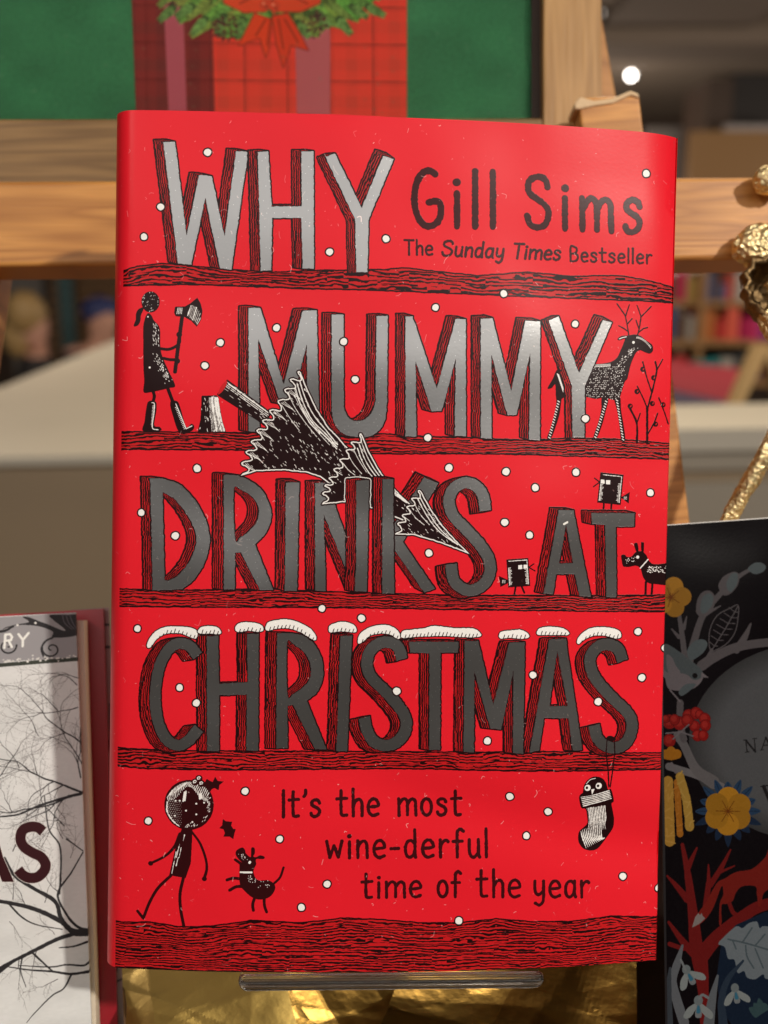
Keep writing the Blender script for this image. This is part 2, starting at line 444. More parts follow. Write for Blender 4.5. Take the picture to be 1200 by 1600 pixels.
for t in np.linspace(0, 1, 16):
    x = 850+120*t; y = 332+75*t*t+10*t; K.fill(K.clip(K.line([(x, y), (x-4, y+12)], .5), body), WHITE)
    x = 490+130*t; K.fill(K.clip(K.line([(x, 572-8*t), (x+2, 590-8*t)], .5), body), WHITE)
K.fill(K.line([(700,350),(725,340),(760,332)], .7), WHITE); K.fill(K.line([(820,380),(821,380)], 2.2), WHITE)
for st in [[(780,318),(765,220),(750,150),(680,50)], [(755,150),(785,58)], [(768,222),(808,178)], [(778,290),(740,262),(695,238)],
           [(855,318),(870,260),(885,160),(850,62)], [(888,158),(930,115),(972,72)], [(866,262),(842,190)], [(866,292),(905,262),(940,252)]]:
    K.fill(K.line(st, 1.0, wob=.1), INK, ink=1)
K.panel(160, 440, 2.4)
letter([([[(548,98),(592,97),(680,385),(752,108),(804,108),(814,570),(772,570),(766,236),(712,455),(668,455),(584,214),(590,566),(548,560)]], (-34, -5))])
uo = smooth([(860,440),(862,500),(875,540),(905,570),(950,582),(1000,580),(1040,555),(1060,515),(1067,450)])
ui = smooth([(1024,450),(1010,490),(985,515),(955,522),(925,512),(908,480),(905,440)])
letter([([np.vstack([[(860,124)], uo, [(1070,128),(1028,130)], ui, [(905,124)]])], (-34, -4))])
K.panel(600, 440, 2.4)
letter([([[(80,132),(106,131),(197,402),(268,140),(306,142),(306,580),(264,580),(268,290),(215,486),(178,486),(118,298),(120,582),(80,580)]], (-34, -8))])
letter([([[(362,140),(406,138),(476,410),(530,146),(586,148),(584,594),(543,592),(548,268),(496,500),(462,500),(402,274),(402,590),(362,586)]], (-34, -8))])
letter([([[(618,145),(656,130),(732,342),(745,360),(754,392),(752,583),(707,583),(705,390)]], (-27, 2)),
        ([[(732,342),(822,144),(856,152),(754,392),(706,392)]], (-34, -16))])
K.panel(160, 680, 2.4)
letter([([(np.vstack([[(180,162)], smooth([(225,162),(290,185),(345,240),(382,305),(402,375),(396,440),(372,500),(335,550),(300,576)]), [(240,580),(190,580)]]),
          np.vstack([[(226,214)], smooth([(230,214),(272,240),(312,290),(340,338),(352,385),(346,430),(322,480),(285,525),(250,545)]), [(234,545)]]))], (-34, -4))])
def Rr(outer, leg, counter, sh): return letter([([(outer, counter), leg], sh)])
Rr(np.vstack([[(455,148)], smooth([(490,149),(520,155),(570,180),(608,220),(632,280),(630,325),(610,370),(572,408)]), [(520,438),(498,440),(496,578),(455,578)]]),
   [(505,430),(570,405),(640,580),(590,580),(518,436)], smooth([(492,205),(520,205),(555,225),(580,255),(586,290),(578,325),(550,360),(520,382),(498,388)], True), (-40, -5))
letter([([[(688,178),(738,176),(730,584),(684,584)]], (-34, -11))])
letter([([[(798,178),(842,178),(958,500),(975,586),(946,584),(830,296),(838,584),(798,582)]], (-34, -6))])
K.panel(600, 680, 2.4)
letter([([[(30,345),(150,158),(203,180),(70,400),(190,575),(150,588),(30,415)]], (-34, -16))])
letter([([ribbon([(378,282),(370,225),(340,188),(300,178),(260,200),(243,245),(258,300),(305,350),(355,405),(390,460),(396,510),(375,555),(330,580),(290,572),(260,540),(250,482)], 21)], (-36, 8))])
letter([([([(655,280),(710,282),(775,605),(732,602),(716,520),(644,520),(632,595),(598,592)], [(682,332),(708,480),(655,480)])], (-34, -7))])
letter([([[(778,292),(940,292),(938,342),(870,342),(872,606),(834,606),(830,336),(780,332)]], (-38, -8))])
# christmas tree with lobed tiers
def tier(tips, right, bottom, inw):
    tips = np.array(tips, float); pts = []
    for i in range(len(tips)-1):
        a, b = tips[i], tips[i+1]; d = b-a; L = np.linalg.norm(d); d /= L
        n = np.array([-d[1], d[0]]);  n = n if n@np.array([.8, .6]) > 0 else -n
        q = L*.15; pts += [a-d*q*.4, a-n*q*.5+d*q*.5, a+d*q*1.4+n*q*.4, a+d*q*1.7+n*inw*.55, a+d*L*.42+n*inw, a+d*L*.56+n*inw*.95, b-d*q*1.9+n*inw*.5, b-d*q*1.3+n*q*.8]
    return np.vstack([np.array(right[::-1], float), smooth(np.array(pts), n=4), [tips[-1]], np.array(bottom, float)])
def tree_part(rec, cut=None):
    K.fill(K.grow(rec, 2.2*CS), INK, foil=0, ink=1)
    K.fill(rec, WHITE, foil=0); K.fill(K.erode(rec, 1.95*CS), INK, ink=1)
K.panel(340, 570, 4)
trunk = K.poly([(2,185),(60,98),(330,300),(290,375),(255,345)])
K.fill(K.grow(trunk, 1.6*CS), INK, foil=0, ink=1)
K.fill(K.poly([(2,185),(12,150),(35,115),(60,98),(50,135),(25,170)], sm=True), SRED)
for k, (off, n_) in enumerate([(8, 2.2), (20, 1.6), (30, 1.2)]):
    for q in range(9):
        t0 = q/9+npr.rand()*.03; t1 = t0+.07+npr.rand()*.05
        a = np.array([66, 108]); d = np.array([262, 190]); n = np.array([-.58, .81])
        K.fill(K.line([a+d*t0+n*off, a+d*t1+n*off], .55+.3*(k < 1)), WHITE)
K.fill(K.line([(62,110),(300,285)], .55, wob=.2), WHITE)
flecks(trunk, 26, 36, 5, .35)
t1 = K.poly(tier([(508,40),(460,88),(425,152),(385,222),(332,282),(286,345),(250,405),(215,475),(182,540),(154,612),(143,695)],
                 [(520,48),(560,150),(620,275),(690,385),(760,460),(850,560),(860,640)], [(240,665),(400,658),(550,672),(640,700),(700,745),(800,700)], 44), wob=.5)
tree_part(t1)
def streaks(rec, lines, r=.75):
    for ln in lines:
        P = smooth(ln, n=6)
        K.fill(K.clip(K.line(P, r, wob=.18), K.erode(rec, .5*CS)), WHITE)
streaks(t1, [[(512+dx, 60+dy), (545+dx*.9, 170+dy), (600+dx*.7, 290+dy*.9), (680+dx*.4, 400+dy*.5), (750+dx*.2, 490+dy*.4)] for dx, dy in [(-4,20),(-14,60),(-24,90)]], .8)
streaks(t1, [[(470,120),(510,230),(560,320),(640,430)], [(480,190),(530,290),(600,390),(700,500)], [(440,170),(480,260),(540,350),(620,450)], [(400,250),(450,330),(510,410)], [(530,260),(600,370),(740,510)]], .5)
for tx, ty in [(425,152),(385,222),(332,282),(286,345),(250,405),(215,475),(182,540),(154,612)]:
    for q in range(3): streaks(t1, [[(tx+14+q*9, ty+16-q*5), (tx+50+q*12, ty+38+q*3), (tx+80+q*10, ty+52+q*10)]], .4)
flecks(t1, 190, 48, 3.2, .38, region=None)
t2m = [(895,432),(838,482),(808,532),(768,590),(730,650),(700,705),(672,752),(660,800),(650,872)]
t2 = K.poly(tier(t2m, [(905,440),(945,540),(1000,640),(1060,730),(1180,850),(1250,910),(1250,1010)], [(780,858),(805,860),(960,895),(1100,950)], 34), wob=.5)
tree_part(t2)
streaks(t2, [[(900+dx, 452+dy), (935+dx, 545+dy), (985+dx*.8, 640+dy*.8), (1060+dx*.5, 740+dy*.4), (1180, 862)] for dx, dy in [(-6,16),(-15,44),(-26,70)]], .75)
streaks(t2, [[(840,510),(880,590),(930,670)], [(815,560),(850,620),(900,680)], [(780,610),(820,660),(860,690)], [(740,665),(780,690)], [(700,720),(740,740)]], .5)
flecks(t2, 70, 48, 3, .36)
K.panel(500, 670, 4.8)
t3 = K.poly(tier([(742,462),(690,520),(655,582),(620,645),(588,705),(556,792)], [(760,475),(830,600),(920,730),(1040,860),(1120,938)], [(700,795),(900,855)], 36), wob=.5)
tree_part(t3)
streaks(t3, [[(750+dx, 490+dy), (815+dx, 610+dy), (905+dx*.8, 745+dy*.6), (1030, 868)] for dx, dy in [(-5,14),(-16,40)]], .8)
streaks(t3, [[(700,545),(750,640),(820,720)], [(665,600),(720,670),(780,720)], [(630,660),(670,690)]], .5)
flecks(t3, 50, 45, 3, .36)
TREE = K.union([t1, t2, t3])
K.panel(160, 680, 2.4)
letter([([[(952,170),(1000,168),(992,586),(946,584),(952,480)]], (-36, -4))], pre=TREE)
letter([([[(1050,165),(1090,164),(1094,592),(1050,592)]], (-34, -6))])
# snow capped word, drawn from its last letter back so that each overlaps the next one's side
K.panel(600, 940, 2.4)
def swo(pts, sh, r=21): return letter([([ribbon(pts, r)], sh)])
swo([(895,222),(878,178),(840,160),(800,170),(773,207),(777,255),(805,305),(860,365),(912,415),(930,462),(916,515),(880,545),(835,542),(800,512),(786,462)], (-34, 6))
letter([([([(618,140),(680,138),(742,556),(706,556),(690,434),(598,434),(580,555),(545,562)], [(648,182),(688,390),(618,390)])], (-36, -3))])
letter([([[(302,146),(352,146),(408,388),(468,152),(526,150),(520,568),(482,566),(484,255),(438,476),(398,474),(338,258),(336,564),(298,562)]], (-36, -4))])
letter([([[(95,150),(278,150),(276,190),(212,190),(210,555),(170,555),(170,192),(98,190)]], (-36, -6))])
K.panel(160, 940, 2.4)
swo([(1124,216),(1110,172),(1080,153),(1040,156),(1004,186),(992,235),(1010,285),(1060,335),(1108,388),(1138,440),(1134,490),(1100,530),(1055,540),(1015,522),(992,480),(982,436)], (-36, 6))
letter([([[(893,130),(936,128),(918,564),(878,562)]], (-34, -6))])
Rr(np.vstack([[(655,120)], smooth([(690,119),(720,121),(760,132),(800,168),(826,230),(824,300),(800,345),(765,372)]), [(716,388),(694,390),(694,550),(652,550)]]),
   [(705,385),(765,370),(840,556),(798,555),(714,386)], smooth([(692,158),(720,163),(760,195),(782,240),(778,290),(750,325),(715,348),(694,352)], True), (-40, -2))
letter([([[(392,130),(434,128),(438,308),(546,302),(542,122),(586,122),(584,560),(540,558),(542,348),(438,350),(438,560),(394,558)]], (-36, 0))])
swo([(358,202),(328,166),(285,156),(248,180),(216,240),(201,320),(201,400),(214,460),(242,515),(285,537),(325,518),(362,474)], (-38, 6), 20)
def cap(pts, tick=None):
    f = K.poly(pts, sm=True, wob=.4)
    K.fill(K.grow(f, 1.7*CS), INK, foil=0, ink=1); K.fill(f, WHITE, foil=0)
    P = np.array(pts, float); xs = P[:, 0]; n = max(4, int((xs.max()-xs.min())/14))
    lo = P[np.argsort(xs)]
    S_ = smooth(P, True); 
    for k in range(1, n):
        x = xs.min()+(xs.max()-xs.min())*k/n
        c = S_[np.abs(S_[:, 0]-x) < 8]
        if len(c) == 0: continue
        yb = c[:, 1].max(); L = 8+npr.rand()*7
        K.fill(K.clip(K.line([(x, yb+1), (x+5, yb-L)], .62), f), INK)
cap([(168,168),(176,140),(202,110),(240,94),(290,93),(335,98),(357,114),(350,138),(318,128),(290,118),(240,120),(205,140),(182,170)])
cap([(358,112),(370,96),(400,91),(430,96),(445,112),(438,122),(400,120),(370,120)])
cap([(498,104),(505,86),(530,78),(570,80),(598,90),(603,108),(585,114),(550,110),(510,114)])
cap([(611,100),(622,78),(655,70),(690,67),(735,78),(780,102),(802,132),(795,146),(770,132),(735,112),(690,100),(645,104),(620,110)])
cap([(849,108),(856,88),(900,76),(940,86),(953,104),(946,116),(900,112),(858,116)])
cap([(958,152),(966,122),(1005,96),(1060,87),(1100,102),(1118,128),(1108,140),(1080,124),(1045,120),(1005,128),(978,150),(964,158)])
K.panel(600, 940, 2.4)
cap([(64,126),(72,110),(110,104),(150,99),(190,90),(260,98),(330,99),(358,114),(358,130),(300,132),(230,128),(150,130),(100,134),(70,136)])
cap([(430,128),(438,112),(480,106),(510,104),(538,118),(540,134),(510,138),(470,134),(438,138)])
cap([(572,112),(584,98),(620,93),(665,98),(690,112),(688,124),(640,124),(590,124),(574,122)])
cap([(722,150),(734,126),(772,100),(830,96),(880,108),(889,132),(868,138),(830,128),(785,128),(750,142),(730,158)])
# strings and stocking
K.panel(880, 1140, 7.617)
for st in [[(520,95),(505,270),(530,480),(540,680)], [(605,110),(610,270),(585,480),(555,680)]]:
    K.fill(K.line(st, 1.1, wob=.1), INK, foil=0, ink=1)
K.fill(K.poly([(505,105),(525,78),(560,70),(600,85),(620,110),(590,130),(540,125)], sm=True), INK, foil=0, ink=1)
soc = K.union([K.poly([(230,745),(240,670),(280,600),(340,560),(400,555),(460,575),(505,630),(530,710),(560,700),(585,760),(600,850),(575,880),(590,960),(610,1060),(608,1150),(580,1220),(500,1330),(420,1420),(340,1446),(250,1425),(195,1360),(185,1290),(200,1220),(255,1170),(295,1120),(290,1040),(270,950),(220,935),(195,860),(188,800),(205,765)], sm=True)])
K.fill(soc, INK, foil=0, ink=1)
for ex_, ey_ in [(285,688),(418,665)]:
    K.fill(K.line([(ex_, ey_), (ex_+1, ey_)], 5.0), WHITE); K.fill(K.line([(ex_+(-8 if ex_ < 300 else -8), ey_), (ex_-7, ey_)], 2.2), INK)
K.fill(K.poly([(330,706),(370,702),(340,776)]), WHITE)
cuff = K.poly([(205,800),(330,780),(545,712),(580,840),(400,880),(240,925)])
for i in range(6): K.fill(K.clip(K.line([(208+i*6, 800+i*22), (380, 772+i*20), (560+i*5, 718+i*19)], .75, wob=.2), cuff), WHITE)
K.fill(K.line([(270,640),(320,590),(380,575)], .5, sm=True), WHITE)
inner = K.erode(soc, 2.2*CS)
for i in range(14):
    x = 285+i*19
    P = [(x, 940-i*3), (x+18, 1050), (x+30-i*2, 1130), (x+20, 1200)]
    if i < 12: K.fill(K.clip(K.line(smooth(P), .8, wob=.2, taper=[1, 1.1, .8, .2]), inner), WHITE)
for i in range(12):
    P = [(215+i*22, 1210-i*7), (235+i*21, 1290), (262+i*22, 1370-i*6), (280+i*22, 1420-i*11)]
    K.fill(K.clip(K.line(smooth(P), .85, wob=.2, taper=[.5, 1.1, .9, .3]), inner), WHITE)
# girl with axe, stump
K.panel(200, 445, 6.6667)
head = K.poly([(235+95*math.cos(a), 178+110*math.sin(a)) for a in np.linspace(0, 6.28, 30)])
dress = K.poly([(215,295),(245,320),(270,370),(315,420),(335,480),(335,600),(345,700),(375,790),(420,890),(490,1048),(430,1075),(330,1100),(240,1118),(165,1118),(170,1000),(162,850),(160,600),(160,450),(170,380),(190,320)], sm=True)
pony = K.poly([(155,235),(110,255),(85,300),(82,360),(60,428),(100,425),(128,380),(135,320),(160,260)], sm=True)
for r_ in (head, dress, pony): K.fill(r_, INK, ink=1)
for st, r in [([(262,1110),(275,1160),(262,1220)], 2.4), ([(415,1080),(470,1225)], 2.6), ([(340,665),(420,672),(490,645),(535,600),(540,530)], 2.2), ([(370,765),(430,778),(500,780)], 2.2),
              ([(562,340),(525,620),(490,905)], 2.9)]:
    K.fill(K.line(smooth(st), r), INK, ink=1)
for x, y in [(532,518),(512,793)]: K.fill(K.line([(x, y), (x+1, y)], 4.3), INK)
axe = K.poly([(488,235),(500,225),(590,225),(650,190),(720,132),(755,190),(775,270),(760,360),(715,435),(660,375),(590,335),(495,325),(480,290)])
K.fill(axe, INK, ink=1)
for i in range(9):
    K.fill(K.clip(K.line([(712-i*11, 170+i*12), (688-i*15, 250+i*8), (700-i*13+(30 if i < 3 else 0), 330-i*3)] if False else [(655+i*14, 215-i*3+(i*i*2)), (620+i*13, 320+i*11)], .35+.45*(i % 4 == 0), wob=.25), K.erode(axe, 1.3*CS)), WHITE)
for i in range(4): K.fill(K.line([(520+i*14, 240), (508+i*16, 300)], .5), WHITE)
b1 = K.poly([(215,1215),(290,1220),(298,1300),(275,1460),(330,1480),(340,1520),(160,1525),(175,1420),(190,1300)], sm=True)
b2 = K.poly([(440,1225),(510,1212),(545,1280),(605,1480),(660,1448),(690,1480),(650,1530),(535,1535),(470,1370)], sm=True)
for b_ in (b1, b2): K.fill(b_, INK, ink=1)
K.fill(K.line([(250,1228),(275,1240),(272,1330),(255,1450),(262,1500),(315,1510)], .7, sm=True), WHITE)
K.fill(K.line([(498,1240),(540,1340),(605,1500),(665,1470)], .7), WHITE)
for i in range(14): K.fill(K.line([(272-i*1.5, 1260+i*15), (256-i*1, 1264+i*15)], .45), WHITE); K.fill(K.line([(510+i*7, 1270+i*17), (492+i*7, 1280+i*17)], .5), WHITE)
flecks(head, 30, 120, 1.5, .3)
for i in range(70):
    t = npr.rand(); x = 290+t*140+npr.randn()*20; y = 740+t*270+npr.randn()*25; K.fill(K.clip(K.line([(x, y), (x+5, y+7)], .45), K.erode(dress, CS)), WHITE)
for i in range(34): 
    x = 255+npr.rand()*65; y = 390+npr.rand()*240; K.fill(K.clip(K.line([(x, y), (x+3, y+14)], .4), K.erode(dress, CS)), WHITE)
K.fill(K.line([(226,862),(227,862)], 1.6), WHITE); K.fill(K.line([(208,333),(209,333)], 1.1), WHITE)
stump = K.poly([(765,1165),(770,1155),(920,1150),(940,1170),(960,1300),(985,1430),(1020,1530),(725,1532),(755,1400)])
K.fill(stump, INK, ink=1)
for i in range(10):
    K.fill(K.clip(K.line(smooth([(845+i*10, 1175), (850+i*12, 1300), (865+i*14, 1420), (875+i*16, 1525)]), .35+.8*(i in (3, 6, 8))+.1*i/9, wob=.25), K.erode(stump, .8*CS)), WHITE)
flecks(stump, 40, 85, 3, .4)
# twigs with berries
K.panel(840, 465, 5.4545)
for st, r in [([(938,1240),(938,940)], 2.0), ([(938,940),(905,860),(852,752)], 1.1), ([(945,930),(990,760),(1020,620),(1008,545)], 1.5), ([(1018,620),(1072,525)], 1.1), ([(975,800),(935,680),(900,548)], 1.2),
              ([(850,1235),(848,1070),(790,940)], 1.7), ([(850,1070),(878,985)], 1.0), ([(945,1160),(1000,1060),(1028,985)], 1.2), ([(1120,1075),(1085,970),(1038,852)], 1.1)]:
    K.fill(K.line(smooth(st), r, wob=.1), INK, ink=1)
for x, y in [(900,610),(993,682),(850,800),(792,925),(982,902),(1075,912),(1010,1078)]:
    K.fill(K.line([(x, y), (x+1, y)], 4.2), INK); K.fill(K.line([(x+4, y+3), (x+9, y-6)], 1.0), SRED)
# square birds and the little dog at the edge
K.panel(770, 725, 4.2857)
def bird(q, eyes, beak, tail, legs, flip):
    f = K.poly(q); K.fill(f, INK, ink=1); a, b, c, d = [np.array(v, float) for v in q]
    for e in eyes: K.fill(K.poly(e), WHITE)
    for l_ in beak: K.fill(K.line(l_, .95), INK)
    tm = K.poly(tail); K.fill(tm, INK)
    for l_ in legs: K.fill(K.line(l_, 1.5), INK)
    cen = (a+b+c+d)/4; ins = [cen+(v-cen)*.86 for v in (a, b, c, d)]
    K.fill(K.line([ins[0]+(ins[1]-ins[0])*.05, ins[1]], .5, wob=.3), WHITE)
    for k in np.linspace(.28, .97, 15):
        p = ins[0]+(ins[3]-ins[0])*k; r = ins[1]+(ins[2]-ins[1])*k; hx = (ins[1]-ins[0])*.12
        K.fill(K.line([p, p+hx*(.6+npr.rand()*.7)], .5), WHITE); K.fill(K.line([r, r-hx*(.6+npr.rand()*.7)], .5), WHITE)
    K.fill(K.line([ins[0]+(ins[3]-ins[0])*.3, ins[3]], .5), WHITE); K.fill(K.line([ins[1], ins[2]], .5), WHITE)
    tc_ = np.mean(np.array(tail, float), 0)
    for k in (-8, 0, 8): K.fill(K.line([tc_+(k, -9), tc_+(k, 9)], .4), WHITE)
bird([(722,55),(878,72),(858,275),(700,258)], [[(724,104),(750,105),(750,131),(724,130)], [(759,107),(788,108),(787,136),(758,135)]],
     [[(715,120),(682,95)], [(712,125),(675,152)]], [(858,225),(920,188),(912,265),(870,232)], [[(745,262),(742,304)], [(796,268),(794,306)]], 0)
bird([(88,638),(235,628),(248,815),(100,825)], [[(168,676),(194,675),(195,702),(168,703)], [(202,674),(228,673),(229,698),(203,700)]],
     [[(236,690),(280,715)], [(240,690),(272,668)]], [(38,748),(98,775),(96,798),(48,822)], [[(150,820),(142,868)], [(190,818),(208,860)]], 1)
dg = K.union([K.poly([(862,612),(885,608),(900,622),(930,620),(960,590),(1000,585),(1030,610),(1050,650),(1090,672),(1230,672),(1230,805),(1090,805),(1040,795),(1010,760),(990,700),(960,682),(910,690),(875,685),(865,650)], sm=True),
              K.poly([(948,540),(958,528),(972,535),(978,585),(962,585)], sm=True), K.poly([(995,530),(1005,524),(1015,532),(1012,590),(998,585)], sm=True)])
K.fill(dg, INK, ink=1)
for st in [[(1028,790),(1024,872)], [(1072,798),(1066,872)]]: K.fill(K.line(st, 1.9), INK)
K.fill(K.line([(1042,640),(990,698)], 1.0), WHITE); K.fill(K.line([(972,624),(973,624)], 2.5), WHITE)
for i in range(60): 
    x = 1030+npr.rand()*160; y = 685+npr.rand()*45; K.fill(K.clip(K.line([(x, y), (x+5, y+2)], .55), dg), WHITE)
for i in range(24):
    x = 890+npr.rand()*90; y = 630+npr.rand()*35-(x-890)*.2; K.fill(K.clip(K.line([(x, y), (x+3, y+2)], .4), dg), WHITE)
INK_KEEP = INK; INK = (48, 9, 12)
# pudding-headed walker and jumping dog
K.panel(200, 1200, 4.6154)
hd = K.poly([(442+178*math.cos(a), 262+180*math.sin(a)) for a in np.linspace(0, 6.28, 50)], wob=.4)
K.fill(hd, INK, ink=1)
hi = K.erode(hd, 2*CS)
for i in range(26):
    t = i/25; x = 300+t*280; yt = 262-165*math.sqrt(max(0, 1-((x-442)/170)**2)); L = 60+30*math.sin(t*9)
    K.fill(K.clip(K.line([(x+10, yt), (x-14, yt+L*.6), (x-8, yt+L)], .55, wob=.3), hi), WHITE)
for (a, b) in [((410,170),(400,235)), ((515,185),(520,220)), ((420,165),(412,230)), ((530,180),(528,215))]: K.fill(K.line([a, b], 1.2), WHITE)
K.fill(K.clip(K.line(smooth([(285,240),(285,310),(320,370),(370,415)]), .9, wob=.3), hi), WHITE)
for i in range(8):
    for j in range(14):
        x = 290+i*13+(j % 2)*6; y = 220+j*14+i*2
        if (x-442)**2+(y-262)**2 < 160**2: K.fill(K.line([(x, y), (x+1, y+1)], .55*(1-i*.07)), WHITE)
for i in range(40):
    a = npr.rand()*2.2-.4; r = 150+npr.randn()*8; x = 442+r*math.cos(a); y = 262+r*math.sin(a); K.fill(K.line([(x, y), (x-6, y+8)], .4), WHITE)
for x, y in [(345,232),(494,253),(420,303),(340,340),(494,330),(466,385),(550,246),(374,232)]: K.fill(K.line([(x, y), (x+1, y)], 1.4), WHITE)
for x, y in [(484,98),(530,108),(513,72)]:
    K.fill(K.line([(x, y), (x+1, y)], 5.4), INK); K.fill(K.line([(x-8, y+6), (x-10, y-6), (x+2, y-12), (x+10, y-6)], .8, sm=True), WHITE); K.fill(K.line([(x-2, y+4), (x+6, y+2)], .7), WHITE)
for hp in ([(545,118),(570,75),(590,88),(612,98),(630,60),(648,90),(692,95),(660,120),(655,158),(625,140),(605,150),(590,175),(570,150)],
           [(686,364),(705,380),(752,385),(745,412),(760,436),(778,438),(768,470),(760,510),(735,492),(690,490),(700,465),(690,438),(660,430),(680,410)]):
    K.fill(K.poly(hp), INK, ink=1)
tor = K.poly([(392,425),(468,425),(462,560),(455,680),(418,788),(300,768),(325,660),(350,545),(372,490)])
K.fill(tor, INK, ink=1)
for st, r, tp in [([(385,480),(340,560),(270,630),(170,682)], 1.9, [2.6,1.3,1,1]), ([(462,455),(520,535),(560,640),(570,720),(552,790)], 1.9, [.9,1,1,1.3]),
              ([(310,772),(220,860),(160,960),(112,1080)], 2.3, None), ([(112,1080),(70,1028)], 2.1, [1.1,1]), ([(402,785),(378,900),(382,1010),(405,1135)], 2.4, None)]:
    K.fill(K.line(smooth(st), r, taper=tp), INK, ink=1)
for x, y in [(165,684),(552,793)]: K.fill(K.line([(x, y), (x+1, y)], 3.7), INK)
for (a, b) in [((375,545),(350,640)), ((350,600),(318,755)), ((365,640),(350,700)), ((410,480),(400,520)), ((385,570),(372,640))]: K.fill(K.line([a, b], .55, wob=.4), WHITE)
jd = K.poly([(805,700),(810,680),(770,655),(780,650),(825,680),(800,655),(778,620),(785,590),(825,570),(845,590),(850,612),(885,640),(888,600),(892,572),(912,575),(915,610),(905,635),(925,640),(955,628),(985,640),(975,655),(925,655),(925,690),(912,720),(905,745),(920,790),(950,808),(1010,808),(1050,830),(1062,865),(1040,910),(1000,938),(940,945),(890,925),(850,890),(815,850),(805,800)], sm=True)
K.fill(jd, INK, ink=1)
for st, r in [([(810,795),(760,790),(716,802)], 2.3), ([(825,850),(780,852),(735,876)], 2.4), ([(915,930),(900,980),(905,1022)], 2.3), ([(982,930),(985,990),(1000,1035)], 2.2), ([(1045,838),(1095,790),(1122,718)], 1.8), ([(812,688),(772,658)], 1.6)]:
    K.fill(K.line(smooth(st), r), INK, ink=1)
K.fill(K.line([(812,748),(892,750)], 1.4), WHITE); K.fill(K.line([(877,680),(880,676)], 1.9), WHITE)
for i in range(34):
    t = npr.rand(); x = 860+t*160+npr.randn()*10; y = 790+t*60+npr.randn()*16; K.fill(K.clip(K.line([(x, y), (x+1, y)], .55), jd), WHITE)
flecks(K.poly([(785,610),(800,590),(850,630),(870,660),(830,660)]), 12, 60, 2, .3)
INK = INK_KEEP
# hand lettering: single line alphabet, cap height 1, x-height .64, y up
def arc(cx, cy, rx, ry, a0, a1, n=14):
    return [(cx+rx*math.cos(math.radians(a)), cy+ry*math.sin(math.radians(a))) for a in np.linspace(a0, a1, n)]
XH = .64
G_ = {
 'G': (.66, [arc(.36, .5, .34, .5, 62, 275, 24)+[(.52,.04),(.64,.16),(.66,.36),(.58,.45),(.36,.43)]]),
 'i': (.12, [[(.06,0),(.06,.6)], [(.05,.80),(.065,.80)]]),
 'l': (.10, [[(.05,0),(.05,1.0)]]),
 'I': (.10, [[(.05,0),(.05,1.0)]]),
 'S': (.52, [[(.47,.80),(.44,.92),(.34,.99),(.20,.98),(.08,.90),(.05,.76),(.11,.64),(.26,.55),(.40,.46),(.49,.34),(.48,.18),(.40,.05),(.24,0),(.09,.06),(.03,.22)]]),
 'm': (.68, [[(.04,.62),(.05,0)], [(.05,.40),(.16,.58),(.27,.62),(.35,.52),(.36,.30),(.36,.02)], [(.36,.40),(.46,.57),(.56,.61),(.65,.52),(.66,.28),(.67,0)]]),
 's': (.36, [[(.33,.50),(.28,.60),(.17,.63),(.06,.57),(.05,.45),(.15,.37),(.27,.30),(.33,.19),(.28,.06),(.16,.0),(.05,.04),(.02,.12)]]),
 'T': (.50, [[(.0,.97),(.50,.97)], [(.25,.97),(.25,0)]]),
 'h': (.38, [[(.04,1.0),(.05,0)], [(.05,.38),(.15,.57),(.26,.61),(.34,.50),(.35,.30),(.35,0)]]),
 'e': (.40, [[(.05,.32),(.35,.36),(.37,.48),(.28,.61),(.16,.61),(.06,.48),(.03,.28),(.08,.09),(.20,0),(.37,.06)]]),
 'u': (.38, [[(.04,.62),(.04,.22),(.10,.03),(.20,0),(.32,.14),(.34,.36)], [(.34,.62),(.35,.10),(.38,0)]]),
 'n': (.38, [[(.04,.62),(.05,0)], [(.05,.38),(.15,.57),(.26,.61),(.34,.50),(.35,.30),(.36,0)]]),
 'd': (.40, [[(.34,.50),(.22,.61),(.09,.55),(.03,.32),(.07,.08),(.18,0),(.30,.10),(.34,.26)], [(.34,1.0),(.35,.10),(.37,0)]]),
 'a': (.40, [[(.34,.52),(.22,.62),(.09,.55),(.03,.32),(.07,.08),(.18,0),(.30,.12),(.34,.30)], [(.35,.62),(.35,.12),(.39,0)]]),
 'y': (.38, [[(.04,.62),(.04,.28),(.10,.12),(.20,.10),(.32,.24),(.34,.40)], [(.34,.62),(.34,.0),(.30,-.22),(.18,-.32),(.06,-.24)]]),
 'B': (.48, [[(.05,0),(.05,.97),(.26,.98),(.39,.87),(.37,.65),(.24,.53),(.07,.52)], [(.24,.53),(.40,.46),(.46,.28),(.38,.08),(.22,0),(.05,.01)]]),
 't': (.36, [[(.14,.95),(.14,.16),(.20,.02),(.33,.03)], [(.0,.64),(.34,.66)]]),
 'r': (.30, [[(.04,.62),(.05,0)], [(.05,.40),(.14,.56),(.24,.61),(.30,.56)]]),
 'o': (.42, [arc(.21, .31, .18, .31, 90, 450, 22)]),
 'w': (.54, [[(.02,.62),(.12,.04),(.26,.46),(.40,.04),(.52,.62)]]),
 '-': (.30, [[(.02,.32),(.28,.33)]]),
 'f': (.32, [[(.34,.92),(.24,1.0),(.14,.90),(.13,.70),(.13,0)], [(.0,.56),(.30,.57)]]),
 "'": (.10, [[(.08,1.0),(.08,.86),(.02,.76)]]),
}
STRAIGHT = set('TIl-i')
